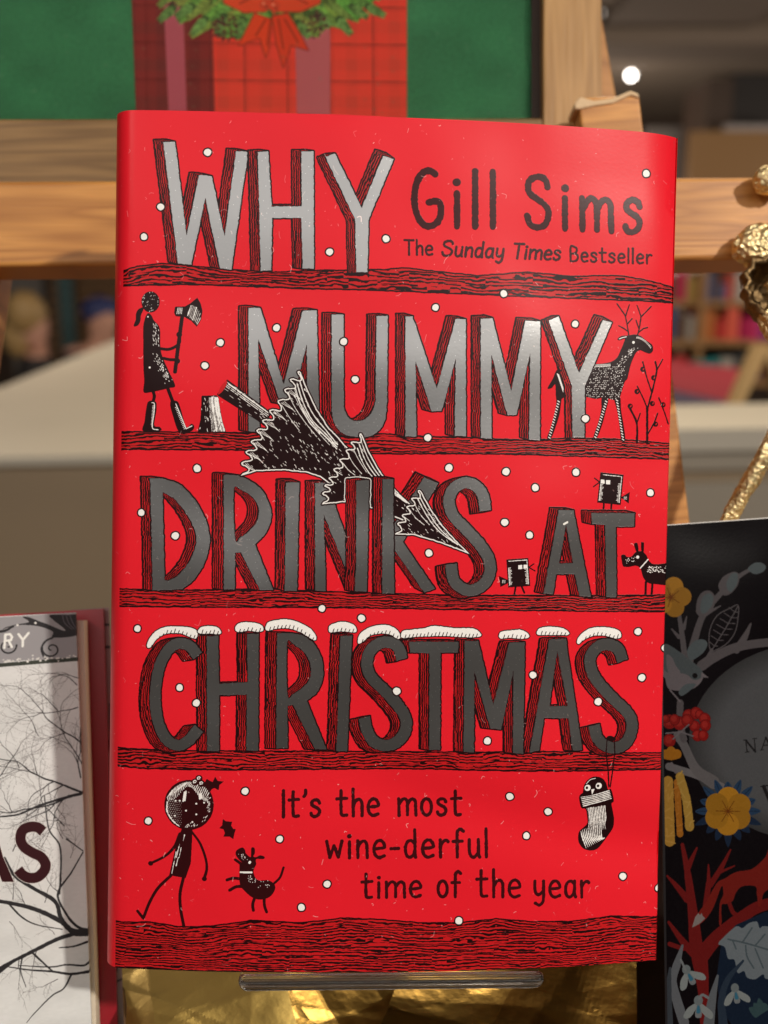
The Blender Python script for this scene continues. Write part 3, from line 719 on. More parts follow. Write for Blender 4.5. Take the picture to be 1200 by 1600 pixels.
def word(txt, x0, x1, ybase0, ybase1, capt, r, slant=0, gap=.16, col=(58, 10, 15), rot=0):
    """txt between x0 and x1 (tracing units); capt = cap height"""
    W_ = sum(G_[c][0] for c in txt)+gap*(len(txt)-1); sx = (x1-x0)/W_; cur = 0
    for c in txt:
        wd, sts = G_[c]
        for st in sts:
            P = np.array(st, float)
            if c not in STRAIGHT and len(P) > 2 and c != 'w': P = smooth(P, n=5)
            X = x0+(cur+P[:, 0])*sx+slant*P[:, 1]*capt
            Y = ybase0+(ybase1-ybase0)*(cur+P[:, 0])/W_-P[:, 1]*capt
            rr = r*1.25 if (len(st) == 2 and c == 'i' and st[0][1] > .7) else r
            K.fill(K.line(np.stack([X, Y], -1), rr, wob=.07), col, foil=0, ink=1)
        cur += wd+gap
K.panel(600, 150, 2.4)
word('Gill', 110, 416, 490, 492, 208, 5.0, gap=.33)
word('Sims', 532, 965, 490, 512, 192, 5.0, gap=.27)
word('The', 76, 182, 597, 598, 56, 1.75, gap=.13)
word('Sunday', 214, 446, 600, 608, 56, 1.95, slant=.16, gap=.12)
word('Times', 482, 660, 608, 614, 56, 1.95, slant=.16, gap=.12)
word('Bestseller', 698, 1004, 618, 628, 55, 1.75, gap=.15)
K.panel(420, 1220, 2.3077)
word("It's", 48, 186, 131, 130, 94, 2.6, gap=.16)
word('the', 246, 398, 129, 129, 94, 2.6, gap=.15)
word('most', 466, 696, 129, 129, 94, 2.6, gap=.17)
word('wine-derful', 207, 790, 281, 274, 98, 2.6, gap=.17)
word('time', 336, 550, 425, 420, 90, 2.5, gap=.16)
word('of', 608, 690, 419, 419, 92, 2.5, gap=.16)
word('the', 750, 906, 417, 417, 98, 2.5, gap=.15)
word('year', 954, 1152, 416, 416, 92, 2.5, gap=.15)
# snow
K.panel(0, 0, 1)
for x, y in [(324,237),(251,323),(225,370),(1010,271),(603,374),(515,394),(787,459),(680,481),(432,512),(344,535),(320,571),(537,534),(555,593),(899,506),(915,654),(668,684),(308,732),(221,801),(274,837),(701,731),(790,737),(836,762),(900,738),(788,816),(827,836),(1017,770),(670,864),(503,951),(565,966),(215,982),(281,1074),(307,1098),(620,1080),(997,987),(832,1054),(1003,1059),(1040,1013),(934,1096),(761,1157),(383,1236),(797,1245),(857,1269),(823,1307),(232,1282),(437,1311),(511,1382),(471,1418),(973,1369),(1029,1388),(717,1439)]:
    r = 5.2+npr.rand()*.6; a = npr.rand()*6
    el = [(x+r*(1+.06*math.sin(2*t+a))*math.cos(t), y+r*(1+.05*math.cos(3*t+a))*math.sin(t)) for t in np.linspace(0, 6.28, 18)[:-1]]
    f = K.poly(el); K.fill(K.grow(f, 2.1*CS), INK, foil=0, ink=1); K.fill(f, WHITE, foil=0)
# scuffs of the film: tiny pale curls and specks all over
K.ink[:] = K.ink
for i in range(1100):
    x = npr.rand()*TW; y = npr.rand()*TH; a = npr.rand()*6.28; L = npr.choice([2, 3, 5, 9, 16], p=[.3, .3, .22, .13, .05])*(.6+.8*npr.rand()); b_ = a+npr.randn()*.9
    P = [(x, y), (x+math.cos(a)*L, y+math.sin(a)*L), (x+math.cos(a)*L+math.cos(b_)*L*.7, y+math.sin(a)*L+math.sin(b_)*L*.7)]
    K.fill(K.line(smooth(P, n=3), .62, tex=True, rtex=False) if False else K.line(smooth(P, n=3), 1.0+.5*npr.rand(), tex=True, rtex=True), (250, 222, 214), a=.14+.55*npr.rand()**2)
K.panel(770, 725, 4.2857); K.fill(K.line([(476,402),(498,390)], 1.6), (245,243,236), foil=0)
# specks of glitter in the foil
fy, fx = np.nonzero(K.foil > .5)
for i in npr.randint(0, len(fx), 700): K.c[fy[i]:fy[i]+2, fx[i]:fx[i]+2] = .9

IM_COVER = K.image('cover_print'); IM_FOIL = K.image('cover_foil', K.foil, True); IM_INK = K.image('cover_ink', K.ink, True)
# ------------------------------------------------------------------ the main book
def print_mat(name, img, foil=None, ink=None, rough=.34, coat=.0, bumpd=.00006):
    m = bpy.data.materials.new(name); m.use_nodes = True; nt = m.node_tree; b = nt.nodes['Principled BSDF']; L = nt.links.new
    t = nt.nodes.new('ShaderNodeTexImage'); t.image = img; t.extension = 'EXTEND'; t.interpolation = 'Linear'
    b.inputs['Roughness'].default_value = rough; b.inputs['Coat Weight'].default_value = coat; b.inputs['Coat Roughness'].default_value = .19
    b.inputs['Specular IOR Level'].default_value = .19
    tc = nt.nodes.new('ShaderNodeTexCoord')
    col = t.outputs['Color']
    if foil:
        f = nt.nodes.new('ShaderNodeTexImage'); f.image = foil; f.extension = 'EXTEND'
        L(f.outputs['Color'], b.inputs['Metallic'])
        r = nt.nodes.new('ShaderNodeMapRange'); r.inputs['To Min'].default_value = rough; r.inputs['To Max'].default_value = .29
        L(f.outputs['Color'], r.inputs['Value']); L(r.outputs[0], b.inputs['Roughness'])
        # the coat is a film over ink only
        r2 = nt.nodes.new('ShaderNodeMapRange'); r2.inputs['To Min'].default_value = coat; r2.inputs['To Max'].default_value = 0
        L(f.outputs['Color'], r2.inputs['Value']); L(r2.outputs[0], b.inputs['Coat Weight'])
        inv = f
    L(col, b.inputs['Base Color'])
    n = nt.nodes.new('ShaderNodeTexNoise'); n.inputs['Scale'].default_value = 1400; n.inputs['Detail'].default_value = 2; L(tc.outputs['Object'], n.inputs['Vector'])
    n2 = nt.nodes.new('ShaderNodeTexNoise'); n2.inputs['Scale'].default_value = 22; n2.inputs['Detail'].default_value = 1; L(tc.outputs['Object'], n2.inputs['Vector'])
    bp = nt.nodes.new('ShaderNodeBump'); bp.inputs['Distance'].default_value = .000010; bp.inputs['Strength'].default_value = 1
    L(n.outputs['Fac'], bp.inputs['Height'])
    bp2 = nt.nodes.new('ShaderNodeBump'); bp2.inputs['Distance'].default_value = .0028; bp2.inputs['Strength'].default_value = 1
    L(n2.outputs['Fac'], bp2.inputs['Height']); L(bp.outputs[0], bp2.inputs['Normal'])
    last = bp2
    if ink:
        k = nt.nodes.new('ShaderNodeTexImage'); k.image = ink; k.extension = 'EXTEND'
        bp3 = nt.nodes.new('ShaderNodeBump'); bp3.inputs['Distance'].default_value = .00003; bp3.inputs['Strength'].default_value = .6
        L(k.outputs['Color'], bp3.inputs['Height']); L(bp2.outputs[0], bp3.inputs['Normal']); last = bp3
    L(last.outputs[0], b.inputs['Normal'])
    return m
M_COVER = print_mat('jacket_print', IM_COVER, IM_FOIL, IM_INK)
M_BOARD = mat('board_red_cloth', (.20, .010, .014), .7)
M_PAGES = mat('page_edges', (.72, .62, .48), .8, bump=.0002, bscale=900)
book = thing('hardback_book', b3(BW/2, 0, -.012), 'red hardback with silver and woodcut lettering standing upright on the clear stand in the centre', 'book')
def jacket():
    prof = []                                  # (x, z, printed?)
    R = .0058; D = .026
    for x in np.linspace(BW-.045, BW-.0004, 6): prof.append((x, -.0036))             # inner flap
    for a in np.linspace(-80, 72, 6): prof.append((BW-.0009+.0006*math.cos(math.radians(a)), -.0019+.0019*math.sin(math.radians(a))))
    for x in np.linspace(BW-.0009, R, 46): prof.append((x, bulge(x/BW)))
    z0 = float(bulge(R/BW))
    for a in np.linspace(105, 178, 7): prof.append((R+R*math.cos(math.radians(a)), z0-R+R*math.sin(math.radians(a))))
    for z in np.linspace(z0-R-.002, -D+.004, 6): prof.append((.0006*math.sin((z/D)*3), z))
    for a in np.linspace(182, 268, 5): prof.append((R+R*math.cos(math.radians(a)), -D+.004+R*math.sin(math.radians(a))))
    for x in np.linspace(R+.002, BW-.003, 8): prof.append((x, -D))
    nv = 70; V = []; UV = []; Fc = []
    rs = np.random.RandomState(3)
    for j in range(nv+1):
        v = j/nv; y = BH*v
        for i, (x, z) in enumerate(prof):
            f = min(1, max(0, (x/BW)))
            front = z > -.001
            dz = 0
            if front:
                dz += .00055*math.exp(-((x-.036)/.012)**2-((y-.203)/.012)**2)*-1 + .0005*math.exp(-((x-.06+.2*(y-.2))/.009)**2-((y-.206)/.014)**2)
                dz += -.0022*max(0, (f-.93)/.07)**2*max(0, (v-.55)/.45)          # fore edge curls back towards the top
                dz += .0010*math.sin(f*9+v*4)*max(0, min(1, f*6))*.5
                # sagging crease across the lower right
                q = (y-.040-.22*(.10-x)); dz += -.0013*math.exp(-(q/.008)**2)*max(0, min(1, (x-.04)/.04))
            y2 = y+.00025*math.sin(x*60+j)*(j in (0, nv))
            V.append(b3(x, y2, z+dz)); UV.append(cover_uv(x, y) if (front or i < 14 or True) else (0, 0))
    n = len(prof)
    # printed sheet: texture runs on round the spine instead of folding back on itself
    UV2 = []
    for j in range(nv+1):
        y = BH*j/nv; acc = None
        xs = []
        cum = 0; prev = None
        first = next(i for i, p in enumerate(prof) if p[1] > -.0001 and i > 10)
        for i, (x, z) in enumerate(prof):
            xs.append(x)
        # arc length beyond the left fold
        k = first+46
        s_ = 0
        for i in range(k, n):
            s_ += math.hypot(prof[i][0]-prof[i-1][0], prof[i][1]-prof[i-1][1])
            xs[i] = prof[k-1][0]-s_
        for i in range(n):
            UV2.append(cover_uv(max(xs[i], -LM*MPP/CS+.0002), y))
    for j in range(nv):
        for i in range(n-1): Fc.append((j*n+i, j*n+i+1, (j+1)*n+i+1, (j+1)*n+i))
    o = mesh('dust_jacket', V, Fc, M_COVER, book, UV2, smooth=True)
    s = o.modifiers.new('thickness', 'SOLIDIFY'); s.thickness = .00022; s.offset = 0
    o.modifiers.new('split', 'EDGE_SPLIT').split_angle = math.radians(35)
    return o
jacket()
def bbox3(name, x0, x1, y0, y1, z0, z1, m, parent=book, bow=False):
    nx = 12; V = []; Fc = []
    for i in range(nx+1):
        x = x0+(x1-x0)*i/nx; b_ = float(bulge(x/BW)) if bow else 0
        for (y, z) in ((y0, z0), (y1, z0), (y1, z1), (y0, z1)): V.append(b3(x, y, z+b_))
    for i in range(nx):
        for k in range(4): a = i*4+k; b_ = i*4+(k+1) % 4; Fc.append((a, b_, b_+4, a+4))
    Fc += [(3, 2, 1, 0), tuple(nx*4+k for k in range(4))]
    return mesh(name, V, Fc, m, parent)
bbox3('front_board', .004, BW-.0012, .0008, BH-.0008, -.0034, -.0014, M_BOARD, bow=True)
bbox3('page_block', .005, BW-.006, .004, BH-.004, -.0215, -.0046, M_PAGES)
bbox3('back_board', .004, BW-.0012, .0008, BH-.0008, -.0252, -.0226, M_BOARD)
bbox3('spine_board', .0010, .0032, .0008, BH-.0008, -.0225, -.006, M_BOARD)

# clear acrylic stand under it
M_ACR = mat('clear_acrylic', (.97, .98, .97), .13, spec=.6, trans=1.0); M_ACR.node_tree.nodes['Principled BSDF'].inputs['IOR'].default_value = 1.49
stand = thing('book_stand', b3(BW/2, -.01, -.02), 'clear acrylic display stand whose rounded lip holds the red book', 'display stand')
def rounded(name, x0, x1, y0, y1, z0, z1, r, m, parent, edge=.0005):
    # plate with rounded lower corners, in the book frame
    pts = [(x0, y1), (x1, y1)]
    pts += [(x1-r+r*math.cos(math.radians(a)), y0+r+r*math.sin(math.radians(a))) for a in np.linspace(0, -90, 8)]
    pts += [(x0+r+r*math.cos(math.radians(a)), y0+r+r*math.sin(math.radians(a))) for a in np.linspace(-90, -180, 8)]
    n = len(pts); V = [b3(x, y, z1) for x, y in pts]+[b3(x, y, z0) for x, y in pts]
    Fc = [tuple(range(n-1, -1, -1)), tuple(range(n, 2*n))]+[(i, (i+1) % n, n+(i+1) % n, n+i) for i in range(n)]
    o = mesh(name, V, Fc, m, parent); soften(o, edge, 3); return o
sx0, sx1 = .0347, .1117
rounded('lip', sx0, sx1, -.0024, .0012, .0072, .0102, .0024, M_ACR, stand, .0010)
rounded('shelf_plate', sx0, sx1, -.0022, -.0006, -.030, .0074, .0006, M_ACR, stand)
rounded('back_plate', sx0+.006, sx1-.006, -.0022, .15, -.0315, -.0290, .003, M_ACR, stand)
# ------------------------------------------------------------------ sheets: prints traced in picture points onto a real plane
def canvas_for(plane, x0, y0, x1, y1, S, col):
    """canvas in the plane's own metric axes; origin at the picture point x0, y0"""
    P0, P1, P2 = plane.cam([x0, x1, x0], [y0, y0, y1]); n = plane.normal()
    ex = (P1-P0)/np.linalg.norm(P1-P0); ey = np.cross(n, ex); mpp = np.linalg.norm(P1-P0)/(x1-x0)
    W_ = int((x1-x0)*S); H_ = int(np.linalg.norm(P2-P0)/mpp*S)
    def tm(P):
        X = plane.cam(P[:, 0], P[:, 1])-P0
        return np.stack([X@ex, X@ey], -1)/mpp*S
    cv = Canvas(W_, H_, col, tm, S)
    cv.uvf = lambda p: (float((p-P0)@ex/mpp*S/W_), float(1-(p-P0)@ey/mpp*S/H_))
    return cv
# ---------------- left neighbour: snow scene with bare branches
PL = Plane((0, 960, .292), (120, 960, .296), (60, 1600, .282))
KL = canvas_for(PL, -420, 952, 160, 1680, 2.2, (214, 215, 213))
K = KL
g = (noise2(KL.h, KL.w, 6, 14)-.5)*.022+(noise2(KL.h, KL.w, 60, 90)-.5)*.05
KL.c += g[:, :, None]
K.panel(0, 940, 5.335)
TD = (44, 42, 44)
K.fill(K.poly([(-2300,175),(0,130),(330,110),(625,92),(660,92),(660,470),(637,470),(200,490),(0,512),(-2300,600)]), (150, 148, 150))
K.fill(K.line([(-2300,610),(0,530),(300,505),(660,478)], 3.3), (58, 62, 54))
def branch(pts, r0, r1, col=TD): K.fill(K.line(smooth(pts), r0, taper=[1, r1/r0], wob=.06), col)
K.fill(K.poly([(0,250),(60,210),(180,195),(320,205),(440,250),(445,300),(660,270),(660,120),(560,110),(420,112),(440,150),(540,230),(520,240),(400,190),(330,165),(240,130),(190,130),(240,170),(120,195),(20,235)], sm=True), TD)
branch([(-600,300),(-300,230),(0,250),(110,205)], 2.4, 2)
for k in range(3): branch([(520+k*30,110),(540+k*34,180),(600+k*20,230)], .9, .6, (90,84,90))
sp = [(430+(12+t*9)*math.cos(t*1.0+2.0), 395+(10+t*8.5)*math.sin(t*1.0+2.0)) for t in np.linspace(0, 7.6, 40)]
branch(sp, 1.0, 1.5); branch([(440,300),(380,330),(345,390),(360,450),(385,480)], 1.6, 1.4)
sp = [(60+(12+t*9)*math.cos(-t+1), 370+(10+t*8.5)*math.sin(-t+1)) for t in np.linspace(0, 7.4, 40)]; branch(sp, 1.0, 1.4)
for i in range(40):
    x = npr.randint(-100, 630); y = 500-x*.07+npr.randn()*10; K.fill(K.line([(x, y), (x+3, y)], .9+npr.rand()*.8), (214, 212, 206))
for q in [(295,178),(145,196),(392,475),(230,500)]: K.fill(K.line([q, (q[0]+1, q[1])], 1.9), (222,220,214))
def text_poly(P): K.fill(K.line(P, 2.5, cap=True), (236, 236, 230))
for st in [[(45,275),(36,385)], [(45,275),(85,272),(100,295),(90,322),(42,328)], [(72,328),(98,378)], [(155,272),(190,318)], [(238,262),(192,318),(188,372)]]:
    K.fill(K.line(st, 2.0), (236, 236, 230))
rb = random.Random(12)
def grow(x, y, a, L, r, dep):
    pts = [(x, y)]
    for _ in range(4):
        a += rb.gauss(0, .16); x += math.cos(a)*L/4; y += math.sin(a)*L/4; pts.append((x, y))
    K.fill(K.line(smooth(pts, n=4), r, taper=[1, .62], wob=.12), TD if r > .55 else (84, 80, 80), a=1 if r > .4 else .8)
    if dep == 0 or L < 9: return
    grow(x, y, a+rb.gauss(0, .2), L*.8, r*.68, dep-1)
    for _ in range(rb.choice([1, 2, 2])): 
        t = rb.choice([1, 2, 3]); grow(*pts[t], a+rb.choice([-1, 1])*rb.uniform(.45, .95), L*rb.uniform(.5, .75), r*.52, dep-1)
K.panel(0, 0, 1)
for (x, y, a, L, r, d) in [(128,1238,-2.55,62,1.9,5),(128,1240,2.85,60,1.9,5),(126,1215,-1.9,40,1.2,4),(122,1105,2.9,50,.9,4),(120,1070,-2.4,36,.8,4),(126,1160,-2.7,55,1.3,5),(131,1205,-1.7,60,1.0,5),(90,1110,-2.3,34,.7,4),(60,1150,-2.0,34,.7,4),(30,1200,-2.2,36,.7,4),(-20,1240,-1.0,50,1.0,5),(124,1060,-2.9,34,.7,4),(100,1290,-2.2,44,.9,5),(20,1330,-1.3,34,.7,4)]:
    grow(x, y, a, L, r, d)
K.panel(0, 1230, 4.325)
for pts, r0, r1 in [([(590,990),(500,985),(430,920),(300,850),(150,800),(-60,760)], 4.2, 2.6), ([(590,985),(470,960),(410,880),(370,770),(220,680),(100,600),(30,480)], 3.8, 2.2),
                    ([(590,965),(520,940),(450,860),(390,720),(480,580),(560,440)], 2.3, 1.1), ([(500,990),(380,1030),(220,1110),(60,1190),(-60,1260)], 3.4, 2.4),
                    ([(150,1140),(60,1200),(-60,1300)], 2.3, 2), ([(400,720),(410,600),(405,400),(330,280),(300,60)], 1.7, .8), ([(605,1245),(480,1262),(350,1245),(200,1235),(60,1215)], 2.3, .8),
                    ([(600,1185),(560,1205),(450,1200),(340,1215),(130,1205)], 1.9, .6), ([(545,45),(480,60),(340,100),(240,135),(120,185),(0,200)], 2.6, 1.2), ([(480,1270),(430,1360),(350,1410),(240,1520),(180,1590)], 1.5, .5),
                    ([(150,1150),(140,1240),(175,1350)], 1.2, .5), ([(220,1120),(340,1230),(370,1250)], 1.6, 1), ([(590,1045),(500,1075),(400,1085)], 2.0, .8), ([(70,800),(150,880),(250,930),(420,960)], 1.5, .7), ([(450,350),(560,430)], 1.3, .8)]:
    branch(pts, r0, r1)
K.panel(0, 1230, 1)
for (x, y, a, L, r, d) in [(70,1410,-1.2,20,.6,4),(40,1415,-2.2,24,.6,4),(60,1482,2.3,26,.6,4),(30,1500,1.9,26,.6,4),(92,1395,-2.4,26,.6,4),(20,1405,-1.4,24,.6,4),(98,1310,-2.2,24,.6,4),(70,1330,-2.6,24,.5,4),(110,1340,-1.2,22,.5,4),(20,1270,-2.0,26,.6,4),(90,1530,2.4,22,.6,4),(55,1380,-2.0,20,.5,4),(15,1440,1.0,20,.5,4),(85,1460,-2.2,18,.5,4)]:
    K.panel(0, 0, 1); grow(x, y, a, L, r, d)
K.panel(0, 1230, 4.325)
MAR = (52, 14, 20)
sS = K.poly(ribbon([(292,300),(255,272),(205,268),(155,290),(138,345),(160,400),(215,440),(275,470),(308,520),(295,570),(250,608),(195,612),(150,590),(122,556)], 35))
K.fill(K.grow(sS, 1.0*K.S), (222, 218, 212)); K.fill(sS, MAR)
sA = K.poly([(-90,640),(-190,640),(-40,250),(20,470),(95,640),(15,640),(-5,590),(-70,590)]); K.fill(K.grow(sA, 1.0*K.S), (222,218,212)); K.fill(sA, MAR)
IM_L = KL.image('branches_print'); M_L = print_mat('branches_jacket', IM_L, rough=.5, coat=0)
M_REDB = mat('glossy_red_board', (.32, .012, .022), .28, coat=.1, var=.1, vscale=60)
lb = thing('hardback_book', at(60, 1600, .28), 'pale book with bare black branches and dark red capitals, standing left of the red book', 'book')
slab('front_cover', [(-420, 985), (118, 957), (145, 1660), (-420, 1660)], PL, .0026, M_L, lb, uvo=KL.uvf)
PG = Plane((0, 960, .2955), (120, 960, .2995), (60, 1600, .2855))
slab('page_block', [(-400, 992), (131, 969), (152, 1655), (-400, 1655)], PG, .012, M_PAGES, lb)
PB = Plane((0, 960, .308), (120, 960, .312), (60, 1600, .298))
slab('back_board', [(-420, 985), (161, 951), (186, 1665), (-420, 1665)], PB, .0028, M_REDB, lb)
# jacket flap of the same book with its dark marks
PF = Plane((0, 960, .3115), (120, 960, .3155), (60, 1600, .3015))
KF = canvas_for(PF, 100, 940, 220, 1680, 2, (150, 132, 128)); K = KF; K.panel(0, 0, 1)
for y0 in (976, 1011): K.fill(K.line([(150, y0), (180, y0)], 2.2), (54, 48, 50))
for pts in [[(165,1190),(172,1160),(172,1100)], [(160,1185),(174,1150)], [(176,1560),(184,1500)], [(170,1540),(190,1530)], [(170,1260),(176,1330),(172,1350)]]: K.fill(K.line(pts, 1.4, sm=True), (54, 48, 50))
M_F = print_mat('flap_print', KF.image('flap_print'), rough=.4, coat=.1)
slab('jacket_flap', [(110, 953), (170, 949), (196, 1665), (110, 1665)], PF, .0006, M_F, lb, uvo=KF.uvf)

# ---------------- right neighbour: dark floral papercut cover
PR = Plane((1040, 820, .292), (1200, 808, .297), (1100, 1600, .275))
KR = canvas_for(PR, 990, 800, 1560, 1690, 2.2, (12, 7, 10)); K = KR
BRN = (96, 90, 88); PALE = (120, 112, 110); SAGE = (92, 102, 100)
K.panel(1020, 860, 4.444)
# pale oval panel in the middle
for q in range(22):
    e_ = 1-q*.011; v_ = q/21
    K.fill(K.poly([(1110+860*e_*math.cos(t), 1330+690*e_*math.sin(t)) for t in np.linspace(0, 6.28, 60)]), (62+30*v_, 62+31*v_, 60+31*v_))
def br(pts, r, col=BRN, tp=None): K.fill(K.line(smooth(pts), r, taper=tp), col)
br([(110,1500),(300,1560),(480,1640)], 5, (120,116,112)); br([(170,1290),(215,1350),(300,1520),(420,1610)], 6, (110,106,102), [1,1,1.5])
br([(190,1060),(190,1200),(215,1310)], 5, BRN)
br([(255,760),(290,620),(350,450),(470,300),(600,180),(700,120)], 4.6, BRN, [1.3,1.1,.9,.7,.5])
br([(180,430),(205,600),(225,760)], 4, BRN, [.7,1,1.1]); br([(130,545),(180,600)], 3, BRN, [.3,1]); br([(235,460),(215,540)], 3, BRN, [.3,1])
br([(340,800),(430,740),(560,680),(700,650),(900,630)], 6.5, BRN, [1.1,1,.9,.9]); br([(580,690),(640,600),(680,510)], 4.5, BRN, [1.2,1,.3])
br([(350,790),(410,690)], 2.2, BRN); br([(370,440),(470,385)], 2.6, BRN, [1.2,.3])
def leaf(pts, col): f = K.poly(pts, sm=True); K.fill(f, col); return f
leaf([(300,420),(310,340),(345,290),(395,280),(430,320),(425,390),(385,440),(345,470),(315,450)], BRN); leaf([(330,400),(350,320),(400,300),(420,340),(400,400),(350,440)], SAGE)
leaf([(455,250),(475,200),(500,175),(560,148),(600,170),(590,240),(540,300),(490,310)], BRN); leaf([(510,240),(540,170),(585,160),(585,230),(540,290)], SAGE)
leaf([(660,130),(700,90),(750,85),(785,110),(770,145),(710,165)], SAGE)
leaf([(240,690),(290,630),(350,618),(380,650),(350,710),(280,760),(250,750)], SAGE)
lf = [(405,700),(390,640),(400,540),(450,450),(540,400),(592,382),(592,470),(570,570),(510,650),(430,695)]
K.fill(K.line(lf, .75, sm=True, closed=True), BRN); K.fill(K.line([(405,700),(500,550),(590,390)], .8), BRN)
for t in np.linspace(.12, .88, 7):
    x = 405+185*t; y = 700-310*t; K.fill(K.line([(x, y), (x-30-25*math.sin(t*3.1), y-32)], .6), BRN); K.fill(K.line([(x, y), (x+45*math.sin(t*3.1)+8, y+2)], .6), BRN)
def blossom(cx, cy, R, col, n=5, a0=0, sq=1):
    for i in range(n):
        a = a0+i*2*math.pi/n; px, py = cx+R*.55*math.cos(a), cy+R*.55*math.sin(a)
        K.fill(K.poly([(px+R*.48*math.cos(t), py+R*.48*math.sin(t)) for t in np.linspace(0, 6.28, 24)]), tuple(int(c*(.92+.08*math.cos(i*2))) for c in col))
    for i in range(n):
        a = a0+i*2*math.pi/n+math.pi/n; K.fill(K.line([(cx, cy), (cx+R*.5*math.cos(a), cy+R*.5*math.sin(a))], .6), (128, 74, 16))
    for i in range(12): a = i*.52; K.fill(K.line([(cx, cy), (cx+R*.22*math.cos(a), cy+R*.22*math.sin(a))], .45), (120, 60, 12))
blossom(125, 325, 140, (196, 136, 38), 5, -1.3)
leaf([(80,650),(180,700),(260,760),(330,820),(352,870),(330,920),(280,960),(200,975),(110,960),(85,890),(60,850),(60,700)], PALE)
leaf([(80,650),(180,700),(270,770),(330,820),(350,870),(290,900),(230,860),(150,850),(90,840),(60,760)], (84,92,90))
leaf([(95,730),(130,740),(160,800),(190,850),(110,850)], PALE); K.fill(K.poly([(340,845),(390,885),(335,880)]), PALE); K.fill(K.line([(292,870),(293,870)], 3.6), (18,14,16))
leaf([(230,930),(300,930),(250,980),(200,1010),(180,980)], SAGE)
br([(120,970),(190,1050)], 1.2, PALE); 
for x, y, r in [(115,1190,9.5),(185,1200,9),(150,1175,7),(250,1150,9),(300,1130,8),(325,1140,6),(360,1170,8),(365,1215,7.5),(290,1220,7.5),(310,1285,7.5),(350,1285,7),(115,1320,8.5),(240,1180,8),(90,1170,5)]:
    K.fill(K.line([(x, y), (x+1, y)], r+.6), (86,10,10)); K.fill(K.line([(x, y), (x+1, y)], r), (150,22,18)); K.fill(K.line([(x-5, y-6), (x-4, y-6)], r*.6), (176,40,32))
for b_ in [(90,1270),(140,1310),(250,1210),(280,1290)]: br([(195,1260), b_], 1.0, PALE)
br([(130,1480),(160,1540)], 2, PALE)
for a in (-2.6, -1.6, -.6): K.fill(K.line([(128,1440), (128+48*math.cos(a), 1440+45*math.sin(a))], 5.5, taper=[.6, 1.2]), (184,116,26))
def serif(P, r): K.fill(K.line(P, r), (34, 32, 32))
for st, r in [([(645,1318),(655,1400)], .8), ([(645,1318),(712,1398)], 1.4), ([(712,1398),(705,1308)], .8), ([(630,1318),(655,1316)], .6), ([(642,1402),(668,1398)], .6), ([(692,1308),(722,1305)], .6),
              ([(755,1385),(785,1300)], .8), ([(785,1300),(828,1380)], 1.4), ([(765,1355),(812,1350)], .7), ([(745,1388),(768,1384)], .6), ([(812,1382),(842,1376)], .6)]: serif(st, r)
for st, r in [([(770,1640),(820,1760),(860,1680)], 2.6), ([(750,1640),(800,1632)], .8), ([(860,1680),(905,1770),(950,1620)], 2.2)]: serif(st, r)
K.panel(1020, 1200, 4)
def cat_(pts, r, col): 
    K.fill(K.line(smooth(pts), r, wob=.03), col); P = resample(smooth(pts), 12, False)
    for i in range(0, len(P), 2):
        K.fill(K.line([P[i]+npr.randn(2)*r*2.4, P[i]+npr.randn(2)*r*2.4], 1.0), tuple(min(255, c+14) for c in col))
cat_([(150,90),(160,250),(170,410)], 4.6, (184,112,30)); cat_([(95,85),(100,260),(105,455)], 7.6, (196,146,56)); cat_([(170,55),(210,200),(230,365)], 6.2, (190,148,60))
for a in np.linspace(0, 6.28, 17)[:-1]:
    cx, cy = 470, 270; d = np.array([math.cos(a), math.sin(a)]); n = np.array([-d[1], d[0]]); c0 = np.array([cx, cy])
    L = 205+20*math.sin(a*5); f = leaf([c0+d*90, c0+d*140+n*26, c0+d*L, c0+d*150-n*24], (40,66,92) if math.sin(a) < .2 else (26,42,64)); K.fill(K.line([c0+d*100, c0+d*L*.95], .5), (24,40,60))
blossom(470, 270, 148, (200, 138, 34), 6, -1.55)
RD = (122, 24, 22)
br([(330,1600),(310,1330),(290,1180),(270,1100),(250,900),(215,640),(185,480)], 7.5, RD, [1.0,1,1.5,1.2,.9,.7,.35]); br([(220,620),(275,500)], 3.6, RD, [1.2,.4]); br([(215,820),(150,740),(90,675)], 3.6, RD, [1.4,1,.4])
br([(300,1180),(400,1060),(560,930),(720,850),(1100,800)], 7.5, RD, [1.4,1.1,1,.9,.9]); br([(280,1180),(200,1100),(100,965)], 4.2, RD, [1.6,1.2,.5]); br([(190,1130),(105,1100)], 3, RD)
br([(350,740),(348,605)], 3, RD, [1.2,.4]); br([(360,730),(430,620),(485,512)], 3.4, RD, [1.2,1,.4]); br([(400,660),(510,612)], 2, RD, [1.2,.5]); br([(350,720),(330,860)], 4, RD)
fx_ = leaf([(245,995),(275,920),(330,840),(400,720),(450,690),(520,650),(620,630),(700,560),(730,500),(800,480),(900,520),(800,700),(720,760),(690,790),(675,860),(660,860),(650,790),(640,740),(560,740),(520,780),(500,830),(460,850),(430,860),(430,970),(415,975),(418,850),(440,790),(430,740),(380,870),(330,945),(280,985)], (132,30,22))
K.fill(K.poly([(245,998),(265,930),(285,905),(295,920),(305,905),(312,925),(328,940),(290,975)]), (150,140,130)); br([(480,850),(500,900),(525,920)], 3, RD)
K.fill(K.poly([(430,1080),(520,980),(700,900),(1200,860),(1600,1100),(1600,1700),(560,1700),(420,1500),(400,1300)]), (20, 34, 52))
ok_ = leaf([(440,1060),(520,990),(560,1000),(600,970),(650,960),(670,1000),(720,990),(1000,1050),(900,1300),(720,1320),(690,1290),(640,1320),(590,1310),(570,1270),(530,1280),(510,1200),(470,1190),(450,1120),(410,1100)], (124,134,134))
